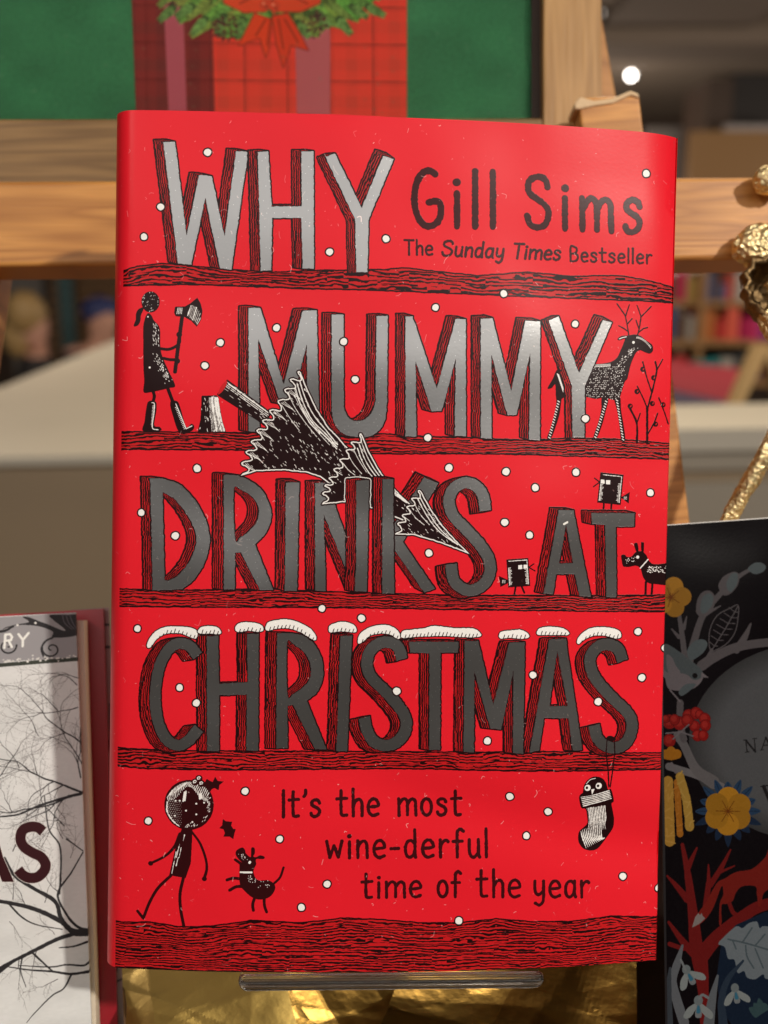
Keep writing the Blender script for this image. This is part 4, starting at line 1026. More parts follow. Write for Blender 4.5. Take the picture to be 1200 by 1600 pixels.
for st in [[(470,1070),(600,1100),(800,1160)], [(560,1090),(620,1000)], [(580,1110),(590,1180),(630,1250)], [(640,1110),(700,1040)], [(640,1130),(690,1250)], [(500,1080),(520,1130)]]: br(st, 1.1, (84,98,100))
GP = (132, 138, 134)
br([(195,1590),(150,1450),(125,1330),(150,1230),(185,1110)], 5.5, (110,114,114), [1.3,1.2,1,1,.3]); br([(90,1600),(95,1400),(108,1250)], 5, (64,70,74), [1.6,1,.3]); br([(350,1600),(370,1450),(405,1300)], 6, (108,114,114), [1.3,1,.3]); br([(440,1600),(430,1450),(470,1320),(565,1205)], 5, (44,58,72), [1.3,1,.8,.3])
def snowdrop(cx, cy, sc, ang):
    for a, w_ in ((ang-.75, 1), (ang+.7, 1)):
        d = np.array([math.cos(a), math.sin(a)]); n = np.array([-d[1], d[0]]); c0 = np.array([cx, cy])
        leaf([c0, c0+d*60*sc+n*26*sc, c0+d*115*sc+n*18*sc, c0+d*125*sc, c0+d*100*sc-n*20*sc, c0+d*50*sc-n*16*sc], (150,158,150))
    d = np.array([math.cos(ang), math.sin(ang)]); n = np.array([-d[1], d[0]]); c0 = np.array([cx, cy])
    leaf([c0, c0+d*60*sc+n*20*sc, c0+d*90*sc+n*14*sc, c0+d*90*sc-n*14*sc, c0+d*60*sc-n*20*sc], GP); leaf([c0+d*8*sc, c0+d*60*sc+n*12*sc, c0+d*60*sc-n*12*sc], (58,120,140))
    K.fill(K.line([c0-d*12*sc, c0-d*11*sc], 6*sc), (122,132,128))
snowdrop(215, 1270, 1.0, 1.1); br([(205,1260),(175,1200)], 1.6, GP); snowdrop(285, 1465, 1.05, 1.57); br([(290,1440),(310,1418),(345,1435)], 1.8, GP); snowdrop(515, 1385, .95, 1.4)
for k in range(5): leaf([(640,1560),(600+k*30,1440+abs(k-2)*30),(660+k*20,1500)], (58,84,84))
K.c *= .66; K.c[:, :, 2] *= 1.06  # whole print darkened: the red book's shade is put into its colours
K.c += ((noise2(KR.h, KR.w, 3, 3)-.5)*.018)[:, :, None]
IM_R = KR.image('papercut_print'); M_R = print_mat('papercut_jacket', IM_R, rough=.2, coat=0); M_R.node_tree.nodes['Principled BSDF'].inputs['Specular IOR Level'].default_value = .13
M_WHT = mat('white_board_edge', (.8, .78, .74), .6)
rbk = thing('hardback_book', at(1250, 1600, .285), 'dark book with papercut flowers, red fox and grey bird, right of the red book', 'book')
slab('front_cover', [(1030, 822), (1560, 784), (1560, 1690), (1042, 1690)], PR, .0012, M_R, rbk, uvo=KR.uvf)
slab('board', [(1034, 820.0), (1560, 782.0), (1560, 1690), (1046, 1690)], PR, .0022, M_WHT, rbk, front=.0013)
PRp = Plane((1040, 820, .2965), (1200, 808, .3015), (1100, 1600, .2795))
M_SPN = mat('dark_spine', (.006, .004, .005), .3)
slab('spine', [(1028.5, 824), (1032, 823.8), (1044, 1690), (1040.5, 1690)], PR, .0195, M_SPN, rbk, front=-.0001)
slab('page_block', [(1040, 832), (1545, 793), (1545, 1685), (1050, 1685)], PRp, .014, M_PAGES, rbk)
# ------------------------------------------------------------------ wooden easel, framed poster
WL = wood('oak_ledge', (.62, .285, .072), (.34, .128, .027), 1.2, 1, streak=.35, rings=9); WS = wood('oak_stile', (.50, .32, .16), (.36, .21, .09), 1.6, 2)
WB = wood('oak_rail', (.29, .165, .058), (.155, .08, .024), 1.7, 5, streak=.7); WP = wood('pine_post', (.64, .30, .08), (.34, .13, .03), 1.5, 4, streak=.3, rings=9); WK = wood('oak_leg', (.52, .25, .08), (.30, .13, .04), .8, 6)
WE = mat('end_grain', (.66, .47, .27), .6, bump=.0002, bscale=1500)
easel = thing('display_easel', at(600, 900, .35), 'oak table easel with a broad ledge and splayed posts behind the red book', 'easel')
def fp(d, tilt=.0): return Plane((0, 400, d), (1200, 400, d+.0), (600, 1200, d-.004))
P1 = fp(.322)
o = slab('ledge', [(-260, 284), (1460, 274), (1460, 402), (-260, 419)], P1, .018, WL, easel); soften(o, .0014, 3)
P2 = fp(.3415)
o = slab('post', [(903, 152), (999, 148), (1178, 1660), (1080, 1660)], P2, .011, WP, easel); soften(o, .0009, 3)
o = slab('post', [(-92, 300), (19, 300), (-170, 1660), (-275, 1660)], P2, .011, WK, easel); soften(o, .0009, 3)
# worn cap of pale end grain on top of the right post
def cap_mesh():
    Pn = P2.normal(); pts = [(897,162),(906,152),(928,158),(957,154),(985,142),(997,147),(999,155),(985,150),(957,163),(928,167),(905,172),(897,172)]
    A = P2.cam([p[0] for p in pts], [p[1] for p in pts])-Pn*.0008; B = A+Pn*.012
    n = len(pts); V = [wp(a) for a in A]+[wp(b) for b in B]
    Fc = [tuple(range(n)), tuple(range(2*n-1, n-1, -1))]+[(i, n+i, n+(i+1) % n, (i+1) % n) for i in range(n)]
    o = mesh('post_cap', V, Fc, WE, easel); soften(o, .0006, 2)
cap_mesh()
P3 = fp(.372)
o = slab('rear_leg', [(880, -60), (925, -60), (990, 300), (940, 300)], P3, .008, WK, easel); soften(o, .0008)
# framed poster resting on the ledge
frame = thing('picture_frame', at(430, 275, .36), 'oak framed poster of a tartan parcel on green, resting behind the ledge', 'picture frame')
P4 = fp(.358)
o = slab('bottom_rail', [(-300, 186), (848, 184), (848, 296), (-300, 300)], P4, .016, WB, frame); soften(o, .0008, 2)
WS2 = wood('oak_stile_upright', (.46, .26, .095), (.31, .16, .05), 1.6, 3, along='v')
o = slab('stile', [(848.6, -420), (937, -420), (942, 300), (848.6, 300)], P4, .016, WS2, frame, front=-.0004); soften(o, .0008, 2)
o = slab('stile', [(-390, -420), (-300.6, -420), (-300.6, 300), (-390, 300)], P4, .016, WS2, frame, front=-.0004); soften(o, .0008, 2)
P5 = fp(.3665)
KP = canvas_for(P5, -305, -380, 850, 190, 2.0, (30, 86, 54)); K = KP
xx = np.linspace(0, 1, KP.w)[None]
KP.c[:] = np.array([58, 122, 80])/255.
KP.c *= (1+(noise2(KP.h, KP.w, 4, 4)-.5)*.14+(noise2(KP.h, KP.w, 90, 120)-.5)*.16)[:, :, None]
K.panel(0, 0, 2)
box = K.poly([(385,-700),(1270,-700),(1272,380),(425,380)]); K.fill(box, (232, 70, 50))
sd = K.poly([(385,-700),(640,-700),(672,380),(425,380)]); K.fill(sd, (134, 46, 40))
def tart(rec, x0, x1, st, dark, ali=.2):
    for x in np.arange(x0, x1, st):
        K.fill(K.clip(K.line([(x, -700), (x+8, 380)], 9.0), rec), dark, a=ali*.6); K.fill(K.clip(K.line([(x+st*.5, -700), (x+8+st*.5, 380)], .9), rec), (86, 20, 16), a=.5)
        K.fill(K.clip(K.line([(x+st*.5+9, -700), (x+17+st*.5, 380)], .5), rec), (86, 20, 16), a=.3)
    for y in np.arange(-660, 400, 116):
        K.fill(K.clip(K.line([(380, y+50), (1280, y+50)], 9.0), rec), dark, a=ali*.6); K.fill(K.clip(K.line([(380, y-22), (1280, y-12)], .9), rec), (86, 20, 16), a=.5)
        K.fill(K.clip(K.line([(380, y-13), (1280, y-3)], .5), rec), (86, 20, 16), a=.3)
tart(box, 690, 1290, 134, (150, 70, 50)); tart(sd, 400, 700, 100, (70, 44, 40), .3)
K.fill(K.poly([(480,-700),(548,-700),(584,380),(528,380)]), (182, 88, 98)); K.fill(K.poly([(905,-700),(1030,-700),(1032,380),(928,380)]), (190, 98, 100))
def sprig(x, y, a, L, col, r=5.5):
    d = np.array([math.cos(a), math.sin(a)]); n = np.array([-d[1], d[0]]); c0 = np.array([x, y], float)
    K.fill(K.line([c0, c0+d*L], r*1.4, taper=[.8, 1, .7]), tuple(int(v*.7) for v in col))
    for t in np.linspace(0, 1, int(L/3.2)):
        for s_ in (-1, 1):
            p = c0+d*L*t; q = p+d*11+n*s_*(15*(1-.5*t)); v = .75+.6*npr.rand(); K.fill(K.line([p, q], .9), tuple(int(min(255, k*v)) for k in col))
for cx, cy in [(705,80),(985,70),(560,-20),(1110,-15)]:
    for i in range(70):
        a = npr.rand()*6.28; r_ = npr.rand()**.5*44; x, y = cx+math.cos(a)*r_, cy+math.sin(a)*r_*.9; K.fill(K.line([(x, y), (x+math.cos(a)*9, y+math.sin(a)*9)], 1.6), (62+int(npr.rand()*38), 48, 44))
for t in np.linspace(-1.15, 1.15, 27):
    R_ = 300; cx, cy = 850, -205; x = cx+R_*math.sin(t)*1.05; y = cy+R_*math.cos(t)*.86
    for k in range(3):
        sprig(x+npr.randn()*10, y+npr.randn()*14, math.atan2(.5+npr.rand(), 1.6*(1 if t > 0 else -1)+npr.randn()*.4), 62+npr.rand()*30, (96+int(npr.rand()*34), 136+int(npr.rand()*24), 66))
for x, y, a in [(540,25,2.4),(640,60,2.3),(700,50,2.0),(930,70,.9),(990,40,.8),(1060,60,.9),(1100,20,.6),(1150,20,.5),(760,60,1.9),(600,20,2.6)]: sprig(x, y, a, 50, (98,134,70))
for cx, cy in [(705,82),(985,72)]:
    for i in range(46):
        a = npr.rand()*6.28; r_ = npr.rand()**.5*36; x, y = cx+math.cos(a)*r_, cy+math.sin(a)*r_*.9; K.fill(K.line([(x, y), (x+math.cos(a)*7, y+math.sin(a)*7)], 1.3), (66+int(npr.rand()*44), 50, 46))
RB = (222, 72, 34)
for P_, c_ in [([(795,40),(745,142),(790,125),(812,118),(830,180),(840,150),(850,60)], RB), ([(850,50),(862,130),(885,212),(900,170),(908,140),(965,158),(930,90),(900,40)], (214,66,34)),
              ([(850,0),(780,-50),(690,-40),(700,10),(760,38),(830,36)], (222,78,42)), ([(850,0),(930,-50),(1010,-40),(1000,10),(940,36),(870,36)], (220,76,40))]:
    f = K.poly(P_, sm=False); K.fill(K.grow(f, 2.2), (120, 34, 22)); K.fill(f, c_)
for st in [[(830,60),(800,110)], [(845,60),(835,140)], [(870,60),(885,150)], [(890,60),(930,130)], [(790,-10),(750,10)], [(920,-10),(960,10)]]: K.fill(K.line(st, 1.6), (160,46,24), a=.7)
for x, y in [(828,16),(858,20),(845,-6)]: K.fill(K.line([(x, y), (x+1, y)], 8.6), (206,72,42)); K.fill(K.line([(x+4, y+5), (x+5, y+5)], 1.2), (70,24,16)); K.fill(K.line([(x-5, y-6), (x-4, y-6)], 1.8), (236,150,120))
# faint dust specks on the glazing
for i in range(60): x, y = npr.randint(0, 1600), npr.randint(0, 360); K.fill(K.line([(x, y), (x+2, y)], 1+npr.rand()*2), (120, 140, 110), a=.18)
KP.c = np.clip(KP.c*1.12, 0, 1)
IM_P = KP.image('poster_print'); M_P = print_mat('poster_print', IM_P, rough=.5, coat=0)
slab('poster', [(-300, -420), (848, -420), (848, 190), (-300, 190)], P5, .0008, M_P, frame, uvo=KP.uvf)
P6 = fp(.3645)
M_GL = mat('glazing', (1, 1, 1), .03, trans=1.0, spec=.5); M_GL.node_tree.nodes['Principled BSDF'].inputs['IOR'].default_value = 1.12
slab('glazing', [(-300, -420), (848, -420), (848, 190), (-300, 190)], P6, .0010, M_GL, frame)
M_SLIP = mat('dark_rebate', (.035, .02, .012), .6)
slab('rebate', [(830, -420), (850, -420), (850, 190), (830, 190)], fp(.3640), .0006, M_SLIP, frame, front=-.0004)
# ------------------------------------------------------------------ gold wrapped parcels, gilded twig
def gold_mat(name, col, rough, bd, bs, col2=None, disp=False):
    m = mat(name, col, rough, 1.0); nt = m.node_tree; b = nt.nodes['Principled BSDF']; L = nt.links.new
    tc = nt.nodes.new('ShaderNodeTexCoord'); v = nt.nodes.new('ShaderNodeTexVoronoi'); v.inputs['Scale'].default_value = bs
    n = nt.nodes.new('ShaderNodeTexNoise'); n.inputs['Scale'].default_value = bs*1.8; n.inputs['Detail'].default_value = 5
    L(tc.outputs['Object'], v.inputs['Vector']); L(tc.outputs['Object'], n.inputs['Vector'])
    a = nt.nodes.new('ShaderNodeMath'); a.operation = 'ADD'; L(v.outputs['Distance'], a.inputs[0]); L(n.outputs['Fac'], a.inputs[1])
    bp = nt.nodes.new('ShaderNodeBump'); bp.inputs['Distance'].default_value = bd; L(a.outputs[0], bp.inputs['Height']); L(bp.outputs[0], b.inputs['Normal'])
    if col2:
        cr = nt.nodes.new('ShaderNodeValToRGB'); cr.color_ramp.elements[0].color = (*col2, 1); cr.color_ramp.elements[1].color = (*col, 1)
        cr.color_ramp.elements[0].position = .35; cr.color_ramp.elements[1].position = .6
        L(n.outputs['Fac'], cr.inputs[0]); L(cr.outputs[0], b.inputs['Base Color'])
    return m
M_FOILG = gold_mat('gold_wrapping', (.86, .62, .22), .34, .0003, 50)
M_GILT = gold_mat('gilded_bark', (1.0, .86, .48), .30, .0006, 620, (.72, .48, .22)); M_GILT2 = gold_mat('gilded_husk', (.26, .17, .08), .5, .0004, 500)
M_FOILD = gold_mat('shaded_gold_wrapping', (.17, .105, .026), .22, .0003, 60)  # darker copy of the gold wrapping, shade under the books put into the colour
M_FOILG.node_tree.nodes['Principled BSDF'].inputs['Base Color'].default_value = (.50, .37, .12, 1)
def crumple(name, ctr, size, seed, label, mt=None, tilt=0.0, turn=.1):
    """crisp creased wrapping: a box whose skin is pushed about in sharp folds"""
    rs = np.random.RandomState(seed); bm = bmesh.new(); bmesh.ops.create_cube(bm, size=1)
    bmesh.ops.subdivide_edges(bm, edges=bm.edges[:], cuts=62, use_grid_fill=True)
    S_ = np.array(size); dirs = [(rs.randn(3), rs.rand()*6, rs.uniform(10, 75)) for _ in range(14)]
    ctrv = np.array(ctr); cells = rs.rand(60, 3)*S_-S_/2; cn = rs.randn(60, 3)*.5
    for v in bm.verts:
        p = np.array(v.co)*S_; q = p.copy()
        for d, ph, f in dirs:
            d = d/np.linalg.norm(d); s_ = (p@d)*f*2+ph; tri = abs((s_/math.pi+.06*math.sin(p@d[::-1]*160)) % 2-1)-.5
            q += d*tri*.0066*(20/f)**.9
        v.co = Vector(q)
    me = bpy.data.meshes.new(name); bm.to_mesh(me); bm.free(); me.materials.append(mt or M_FOILG)
    o = bpy.data.objects.new(name, me); C.objects.link(o); o.location = ctr; o.rotation_euler = (tilt, rs.uniform(-.1, .1), turn)
    return props(o, label, 'gift parcel', 'gold wrapped parcels under the books')
c1 = at(330, 1668, .302); c2 = at(560, 1668, .318); c3 = at(880, 1650, .309)
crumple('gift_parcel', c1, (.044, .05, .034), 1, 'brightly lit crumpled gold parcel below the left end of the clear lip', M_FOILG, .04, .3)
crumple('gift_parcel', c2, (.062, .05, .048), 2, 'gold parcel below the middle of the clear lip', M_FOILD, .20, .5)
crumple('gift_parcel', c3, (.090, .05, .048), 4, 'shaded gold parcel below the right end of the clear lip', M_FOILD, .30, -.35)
# gilded twig with seed heads
def tube(name, pts, rad, m, parent, seg=18, rough=.12, seed=0):
    rs = np.random.RandomState(seed); P = smooth(pts, n=10); n = len(P); R = np.interp(np.linspace(0, 1, n), np.linspace(0, 1, len(rad)), rad); V = []; Fc = []
    for i in range(n):
        d = P[min(i+1, n-1)]-P[max(i-1, 0)]; d /= np.linalg.norm(d); a = np.cross(d, [0, .3, 1]); a /= np.linalg.norm(a); b_ = np.cross(d, a)
        for k in range(seg):
            t = 2*math.pi*k/seg; r = R[i]*(1+rough*(rs.rand()-.5)*2+.12*math.sin(3*t+i*.4)); V.append(Vector(P[i]+(a*math.cos(t)+b_*math.sin(t))*r))
    for i in range(n-1):
        for k in range(seg): Fc.append((i*seg+k, i*seg+(k+1) % seg, (i+1)*seg+(k+1) % seg, (i+1)*seg+k))
    Fc += [tuple(range(seg))[::-1], tuple((n-1)*seg+k for k in range(seg))]
    return mesh(name, V, Fc, m, parent, smooth=True)
twig = thing('gilded_twig', at(1140, 815, .312), 'gold painted twig with knobbly seed pods standing behind the dark book', 'decoration')
def A(x, y, d): return np.array(at(x, y, d))
tube('stem', [A(1108,870,.316), A(1145,800,.312), (A(1180,738,.309)), A(1225,650,.306), A(1262,520,.304), A(1255,420,.303)], [.0022, .0024, .0026, .0025, .0021, .0018], M_GILT, twig, 20, .10, 1)
tube('side_shoot', [A(1258,500,.304), A(1225,470,.303), A(1200,440,.302)], [.0022, .0018, .0016], M_GILT, twig, 14, .16, 2)
def blob(name, c, rx, ry, rz, m, parent, seed, amp=.14, sub=5, flat=None):
    rs = np.random.RandomState(seed); bm = bmesh.new(); bmesh.ops.create_icosphere(bm, subdivisions=sub, radius=1)
    ds = rs.randn(26, 3); ds /= np.linalg.norm(ds, axis=1)[:, None]; am = rs.uniform(-1, 1, 26)
    fs = rs.randn(30, 3)*9; ph = rs.rand(30)*6
    for v in bm.verts:
        p = np.array(v.co); k = 1+amp*float((am*np.exp(-((ds-p)**2).sum(1)/.18)).sum())+.012*float(np.sin(fs@p+ph).sum())*.6
        q = p*k*np.array([rx, ry, rz]); v.co = Vector(q)
    me = bpy.data.meshes.new(name); bm.to_mesh(me); bm.free(); me.materials.append(m)
    for f in me.polygons: f.use_smooth = True
    o = bpy.data.objects.new(name, me); C.objects.link(o); o.parent = parent; o.location = Vector(c)-Vector(parent.location)
    return o
def cup(name, c, R, m1, parent, seed, axis):
    """open woody husk: a thick ragged bowl"""
    rs = np.random.RandomState(seed); V = []; Fc = []; nu, nv = 40, 14; ax = Vector(axis).normalized(); q = ax.to_track_quat('Z', 'Y'); rag = rs.rand(nu)
    for layer, rr in ((0, 1.0), (1, .86)):
        for j in range(nv):
            ph = (math.pi*.62)*j/(nv-1)
            for i in range(nu):
                t = 2*math.pi*i/nu; r = R*rr*(1+.10*(rag[i]-.5)*(j/nv)**3*3+.05*math.sin(3*t+seed)+.02*rs.randn())
                V.append(Vector(c)+q @ Vector((math.sin(ph)*math.cos(t)*r, math.sin(ph)*math.sin(t)*r, -math.cos(ph)*r)))
    for L_ in range(2):
        for j in range(nv-1):
            for i in range(nu):
                a = L_*nu*nv+j*nu+i; b_ = L_*nu*nv+j*nu+(i+1) % nu; f = (a, b_, b_+nu, a+nu); Fc.append(f if L_ == 0 else f[::-1])
    for i in range(nu):
        a = (nv-1)*nu+i; b_ = (nv-1)*nu+(i+1) % nu; Fc.append((a, b_, b_+nu*nv, a+nu*nv))
    return mesh(name, V, Fc, m1, parent, smooth=True)
blob('seed_pod', at(1205, 281, 0.3175), .0058, .0040, .0044, M_GILT, twig, 3)
blob('seed_pod', at(1196, 384, 0.3165), .0096, .0045, .0070, M_GILT, twig, 5, .12)
cup('husk', at(1214, 452, 0.3100), .0108, M_GILT2, twig, 7, (-.15, -1, .5))
blob('seed_pod', at(1203, 500, 0.307), .0036, .0034, .0042, M_GILT, twig, 9, .3)

# ------------------------------------------------------------------ the shop behind
EYE = CAM.z
M_FLOOR = mat('shop_floor', (.10, .08, .065), .5, var=.15, vscale=3); M_CEIL = mat('ceiling_paint', (.30, .24, .19), .9, var=.12, vscale=1.4)
M_WALL = mat('wall_paint', (.10, .07, .055), .9, var=.1, vscale=2)
props(wbox('floor', -7, 7, -3, 9, -.1, 0, M_FLOOR), kind='structure')
props(wbox('ceiling', -7, 7, -3, 9, 2.60, 3.25, M_CEIL), kind='structure')
props(wbox('back_wall', -7, 7, 8.0, 8.1, 0.0, 2.60, M_WALL), kind='structure')
# dropped soffit beams that give the ceiling its bands
M_BEAM = mat('soffit_paint', (.16, .125, .10), .9)
o = wbox('ceiling_soffit', -2.0, 5.2, 4.6, 5.0, 2.48, 2.60, M_BEAM); props(o, kind='structure')
o = wbox('ceiling_soffit', .9, 1.5, 2.9, 4.59, 2.54, 2.60, M_BEAM); props(o, kind='structure')
M_LAMP = mat('lamp_glow', (1, .93, .85), emit=(1, .93, .85), estr=14); M_TRIM = mat('white_trim', (.7, .68, .64), .5)
M_LAMPD = mat('lamp_glow_dim', (1, .9, .8), emit=(1, .9, .8), estr=1.2)
def downlight(px, py, d, r, m, label):
    c = at(px, py, d); t = thing('ceiling_spotlight', c, label, 'spotlight')
    dirv = (CAM-c).normalized(); q = dirv.to_track_quat('Z', 'Y'); V = []; n = 20
    for k in range(n): V.append(c+q @ Vector((r*math.cos(6.2832*k/n), r*math.sin(6.2832*k/n), .0)))
    V.append(c+q @ Vector((0, 0, r*.35)))
    mesh('bulb', V, [(k, (k+1) % n, n) for k in range(n)]+[tuple(range(n))[::-1]], m, t, smooth=True)
    V = []; 
    for rr, z in ((r*1.02, .0), (r*1.25, .0), (r*1.15, -.10), (r*.6, -.16)):
        for k in range(n): V.append(c+q @ Vector((rr*math.cos(6.2832*k/n), rr*math.sin(6.2832*k/n), z)))
    mesh('housing', V, [(j*n+k, j*n+(k+1) % n, (j+1)*n+(k+1) % n, (j+1)*n+k) for j in range(3) for k in range(n)], M_BEAM, t)
    top = c.copy(); top.z += .1
    mesh('bracket', [top+Vector((a*.012, b*.012, z)) for z in (0, max(.05, 2.60-top.z)) for a, b in ((-1,-1),(1,-1),(1,1),(-1,1))], [(0,1,2,3),(4,7,6,5),(0,4,5,1),(1,5,6,2),(2,6,7,3),(3,7,4,0)], M_BEAM, t)
downlight(986, 118, 5.6, .020, M_LAMP, 'glowing ceiling spotlight above the right post of the easel')
downlight(948, 16, 4.2, .024, M_LAMPD, 'dim ceiling spotlight at the top beside the picture frame')

# counter behind the display table: pale top, moulded front
M_TOP = mat('counter_top', (.60, .55, .46), .45, var=.06, vscale=5); M_FRONT = mat('counter_front', (.40, .35, .28), .6, var=.08, vscale=4); M_FRONTD = mat('counter_front_brown', (.36, .27, .175), .6, var=.08, vscale=4)
def hit(px, py, z):              # where the line of sight meets the height z
    v = at(px, py, 1)-CAM; k = (z-CAM.z)/v.z; return CAM+v*k
def prism(name, pts, z0, z1, m, parent):
    n = len(pts); V = [Vector((p[0], p[1], z1)) for p in pts]+[Vector((p[0], p[1], z0)) for p in pts]
    return mesh(name, V, [tuple(range(n))[::-1], tuple(range(n, 2*n))]+[(i, (i+1) % n, n+(i+1) % n, n+i) for i in range(n)], m, parent)
ZT = 1.36
cl = thing('shop_counter', hit(60, 720, 0), 'pale topped brown fronted counter behind the book on the left', 'counter')
a = hit(-500, 724, ZT); b_ = hit(330, 708, ZT); c_ = hit(330, 470, ZT); d_ = hit(0, 606, ZT); e_ = hit(-500, 800-1, ZT)
d2 = d_+(d_-c_)*.9
prism('counter_top', [a, b_, c_, d_, Vector((a.x-.3, d_.y-.05, ZT))], ZT-.012, ZT, M_TOP, cl)
prism('counter_front', [a+Vector((0, .012, 0)), b_+Vector((0, .012, 0)), b_+Vector((0, .05, 0)), a+Vector((0, .05, 0))], 0, ZT-.012, M_FRONTD, cl)
cr = thing('shop_counter', hit(1150, 700, 0), 'cream topped counter with moulded grey front behind the book on the right', 'counter')
ZR = 1.40
f = [hit(760, 676, ZR), hit(1500, 664, ZR), hit(1500, 622, ZR), hit(760, 641, ZR)]
prism('counter_top', f, ZR-.030, ZR, M_TOP, cr)
dy = Vector((0, .02, 0)); 
def under(y, z0, z1, m, nm): prism(nm, [f[0]+Vector((0, y, 0)), f[1]+Vector((0, y, 0)), f[1]+Vector((0, y+.05, 0)), f[0]+Vector((0, y+.05, 0))], z0, z1, m, cr)
under(.012, ZR-.058, ZR-.030, M_FRONT, 'moulding'); under(.022, ZR-.075, ZR-.058, M_FRONTD, 'moulding_shadow_gap'); under(.010, 0, ZR-.075, M_FRONT, 'counter_front')

# two shoppers far behind on the left
def person(px, py, d, head_r, hair, coat, label, hat=None, turn=0):
    c = at(px, py, d); foot = Vector((c.x, c.y, 0)); s = c.z
    t = thing('person', foot, label, 'person')
    bm = bmesh.new(); lay = bm.verts.layers.skin.verify()
    J = {'pel': (0,0,.56*s), 'ch': (0,0,.78*s), 'nk': (0,0,.895*s), 'hd': (.0,-.0,s), 'ht': (0,0,s+.07), 'sl': (-.17,0,.855*s), 'el': (-.23,.02,.68*s), 'wl': (-.22,-.08,.53*s), 'sr': (.17,0,.855*s), 'er': (.23,.02,.68*s), 'wr': (.22,-.08,.53*s),
         'hl': (-.09,0,.54*s), 'kl': (-.10,-.02,.30*s), 'al': (-.10,.02,.04*s), 'tl': (-.10,-.13,.025*s), 'hr': (.09,0,.54*s), 'kr': (.10,-.02,.30*s), 'ar': (.10,.02,.04*s), 'tr': (.10,-.13,.025*s)}
    R = {'pel': .14, 'ch': .155, 'nk': .055, 'hd': head_r, 'ht': head_r*.7, 'sl': .075, 'el': .052, 'wl': .035, 'sr': .075, 'er': .052, 'wr': .035, 'hl': .09, 'kl': .06, 'al': .045, 'tl': .035, 'hr': .09, 'kr': .06, 'ar': .045, 'tr': .035}
    q = Matrix.Rotation(turn, 3, 'Z'); vs = {}
    for k, p in J.items(): v = bm.verts.new(q @ Vector(p)); v[lay].radius = (R[k], R[k]); vs[k] = v
    vs['pel'][lay].use_root = True
    for e in ['pel ch','ch nk','nk hd','hd ht','ch sl','sl el','el wl','ch sr','sr er','er wr','pel hl','hl kl','kl al','al tl','pel hr','hr kr','kr ar','ar tr']:
        a, b = e.split(); bm.edges.new((vs[a], vs[b]))
    me = bpy.data.meshes.new('body'); bm.to_mesh(me); bm.free()
    o = bpy.data.objects.new('body', me); C.objects.link(o); o.parent = t
    o.modifiers.new('skin', 'SKIN').use_smooth_shade = True; sb = o.modifiers.new('sub', 'SUBSURF'); sb.levels = sb.render_levels = 2
    # coat and skin split by height
    m = bpy.data.materials.new('clothed_body'); m.use_nodes = True; nt = m.node_tree; b = nt.nodes['Principled BSDF']; b.inputs['Roughness'].default_value = .8
    tc = nt.nodes.new('ShaderNodeTexCoord'); sp = nt.nodes.new('ShaderNodeSeparateXYZ'); nt.links.new(tc.outputs['Object'], sp.inputs[0])
    gt = nt.nodes.new('ShaderNodeMath'); gt.operation = 'GREATER_THAN'; gt.inputs[1].default_value = .885*s; nt.links.new(sp.outputs[2], gt.inputs[0])
    mx = nt.nodes.new('ShaderNodeMix'); mx.data_type = 'RGBA'; nt.links.new(gt.outputs[0], mx.inputs[0]); mx.inputs[6].default_value = (*coat, 1); mx.inputs[7].default_value = (.50, .27, .20, 1); nt.links.new(mx.outputs[2], b.inputs['Base Color'])
    me.materials.append(m)
    hm = mat('hair', hair, .55, bump=.004, bscale=60)
    hc = q @ Vector((0, .03, 0)); blob('hat' if hat else 'hair', foot+Vector((0, 0, s+.045))+hc, head_r*1.12, head_r*1.15, head_r*1.25 if not hat else head_r*.9, hm, t, int(px)+3, .05, 3)
    if not hat: blob('ponytail', foot+Vector((0, 0, s-.07))+(q @ Vector((0, .08, 0))), head_r*.8, head_r*.5, head_r*1.1, hm, t, 4, .05, 3)
    return t
person(52, 505, 5.0, .088, (.34, .22, .09), (.015, .012, .014), 'blonde shopper in a dark coat beyond the left counter', turn=1.9)
person(160, 500, 5.2, .085, (.02, .03, .12), (.014, .013, .028), 'shopper in a blue hat and dark coat nearest the red book', hat=True, turn=.6)
# staircase of dark treads behind the shoppers
M_TREAD = mat('stair_timber', (.22, .12, .055), .6); M_DK = mat('dark_panel', (.018, .014, .014), .6); M_TEAL = mat('teal_glass', (.05, .10, .11), .2); M_PALE = mat('pale_panel', (.22, .20, .19), .7)
st = thing('staircase', at(150, 800, 6.5)*1.0, 'dark staircase with timber treads behind the shopper in the blue hat', 'staircase'); 
for k in range(9):
    c = at(147, 430+k*17, 6.6)
    V = [c+Vector((x, y, z)) for z in (.0, .035) for x, y in ((-.24,-.15),(.40,-.15),(.40,.15),(-.24,.15))]
    mesh('tread', V, [(0,3,2,1),(4,5,6,7),(0,1,5,4),(1,2,6,5),(2,3,7,6),(3,0,4,7)], M_TREAD, st)
c = at(160, 500, 6.8); V = [c+Vector((x, y, z)) for z in (-.6, .8) for x, y in ((-.38,0),(.55,0),(.55,.05),(-.38,.05))]; mesh('back_panel', V, [(0,3,2,1),(4,5,6,7),(0,1,5,4),(1,2,6,5),(2,3,7,6),(3,0,4,7)], M_DK, st)
c = at(103, 500, 6.3); V = [c+Vector((x, y, z)) for z in (-.6, .9) for x, y in ((-.035,0),(.05,0),(.05,.04),(-.035,.04))]; mesh('glass_balustrade', V, [(0,3,2,1),(4,5,6,7),(0,1,5,4),(1,2,6,5),(2,3,7,6),(3,0,4,7)], M_TEAL, st)
def pbox(name, x0, y0, x1, y1, d, th, m, parent=None, loc=None):
    a = at(x0, y0, d); b = at(x1, y1, d); z1, z0 = a.z, b.z; y = (a.y+b.y)/2
    return wbox(name, a.x, b.x, y, y+th, z0, z1, m, parent)
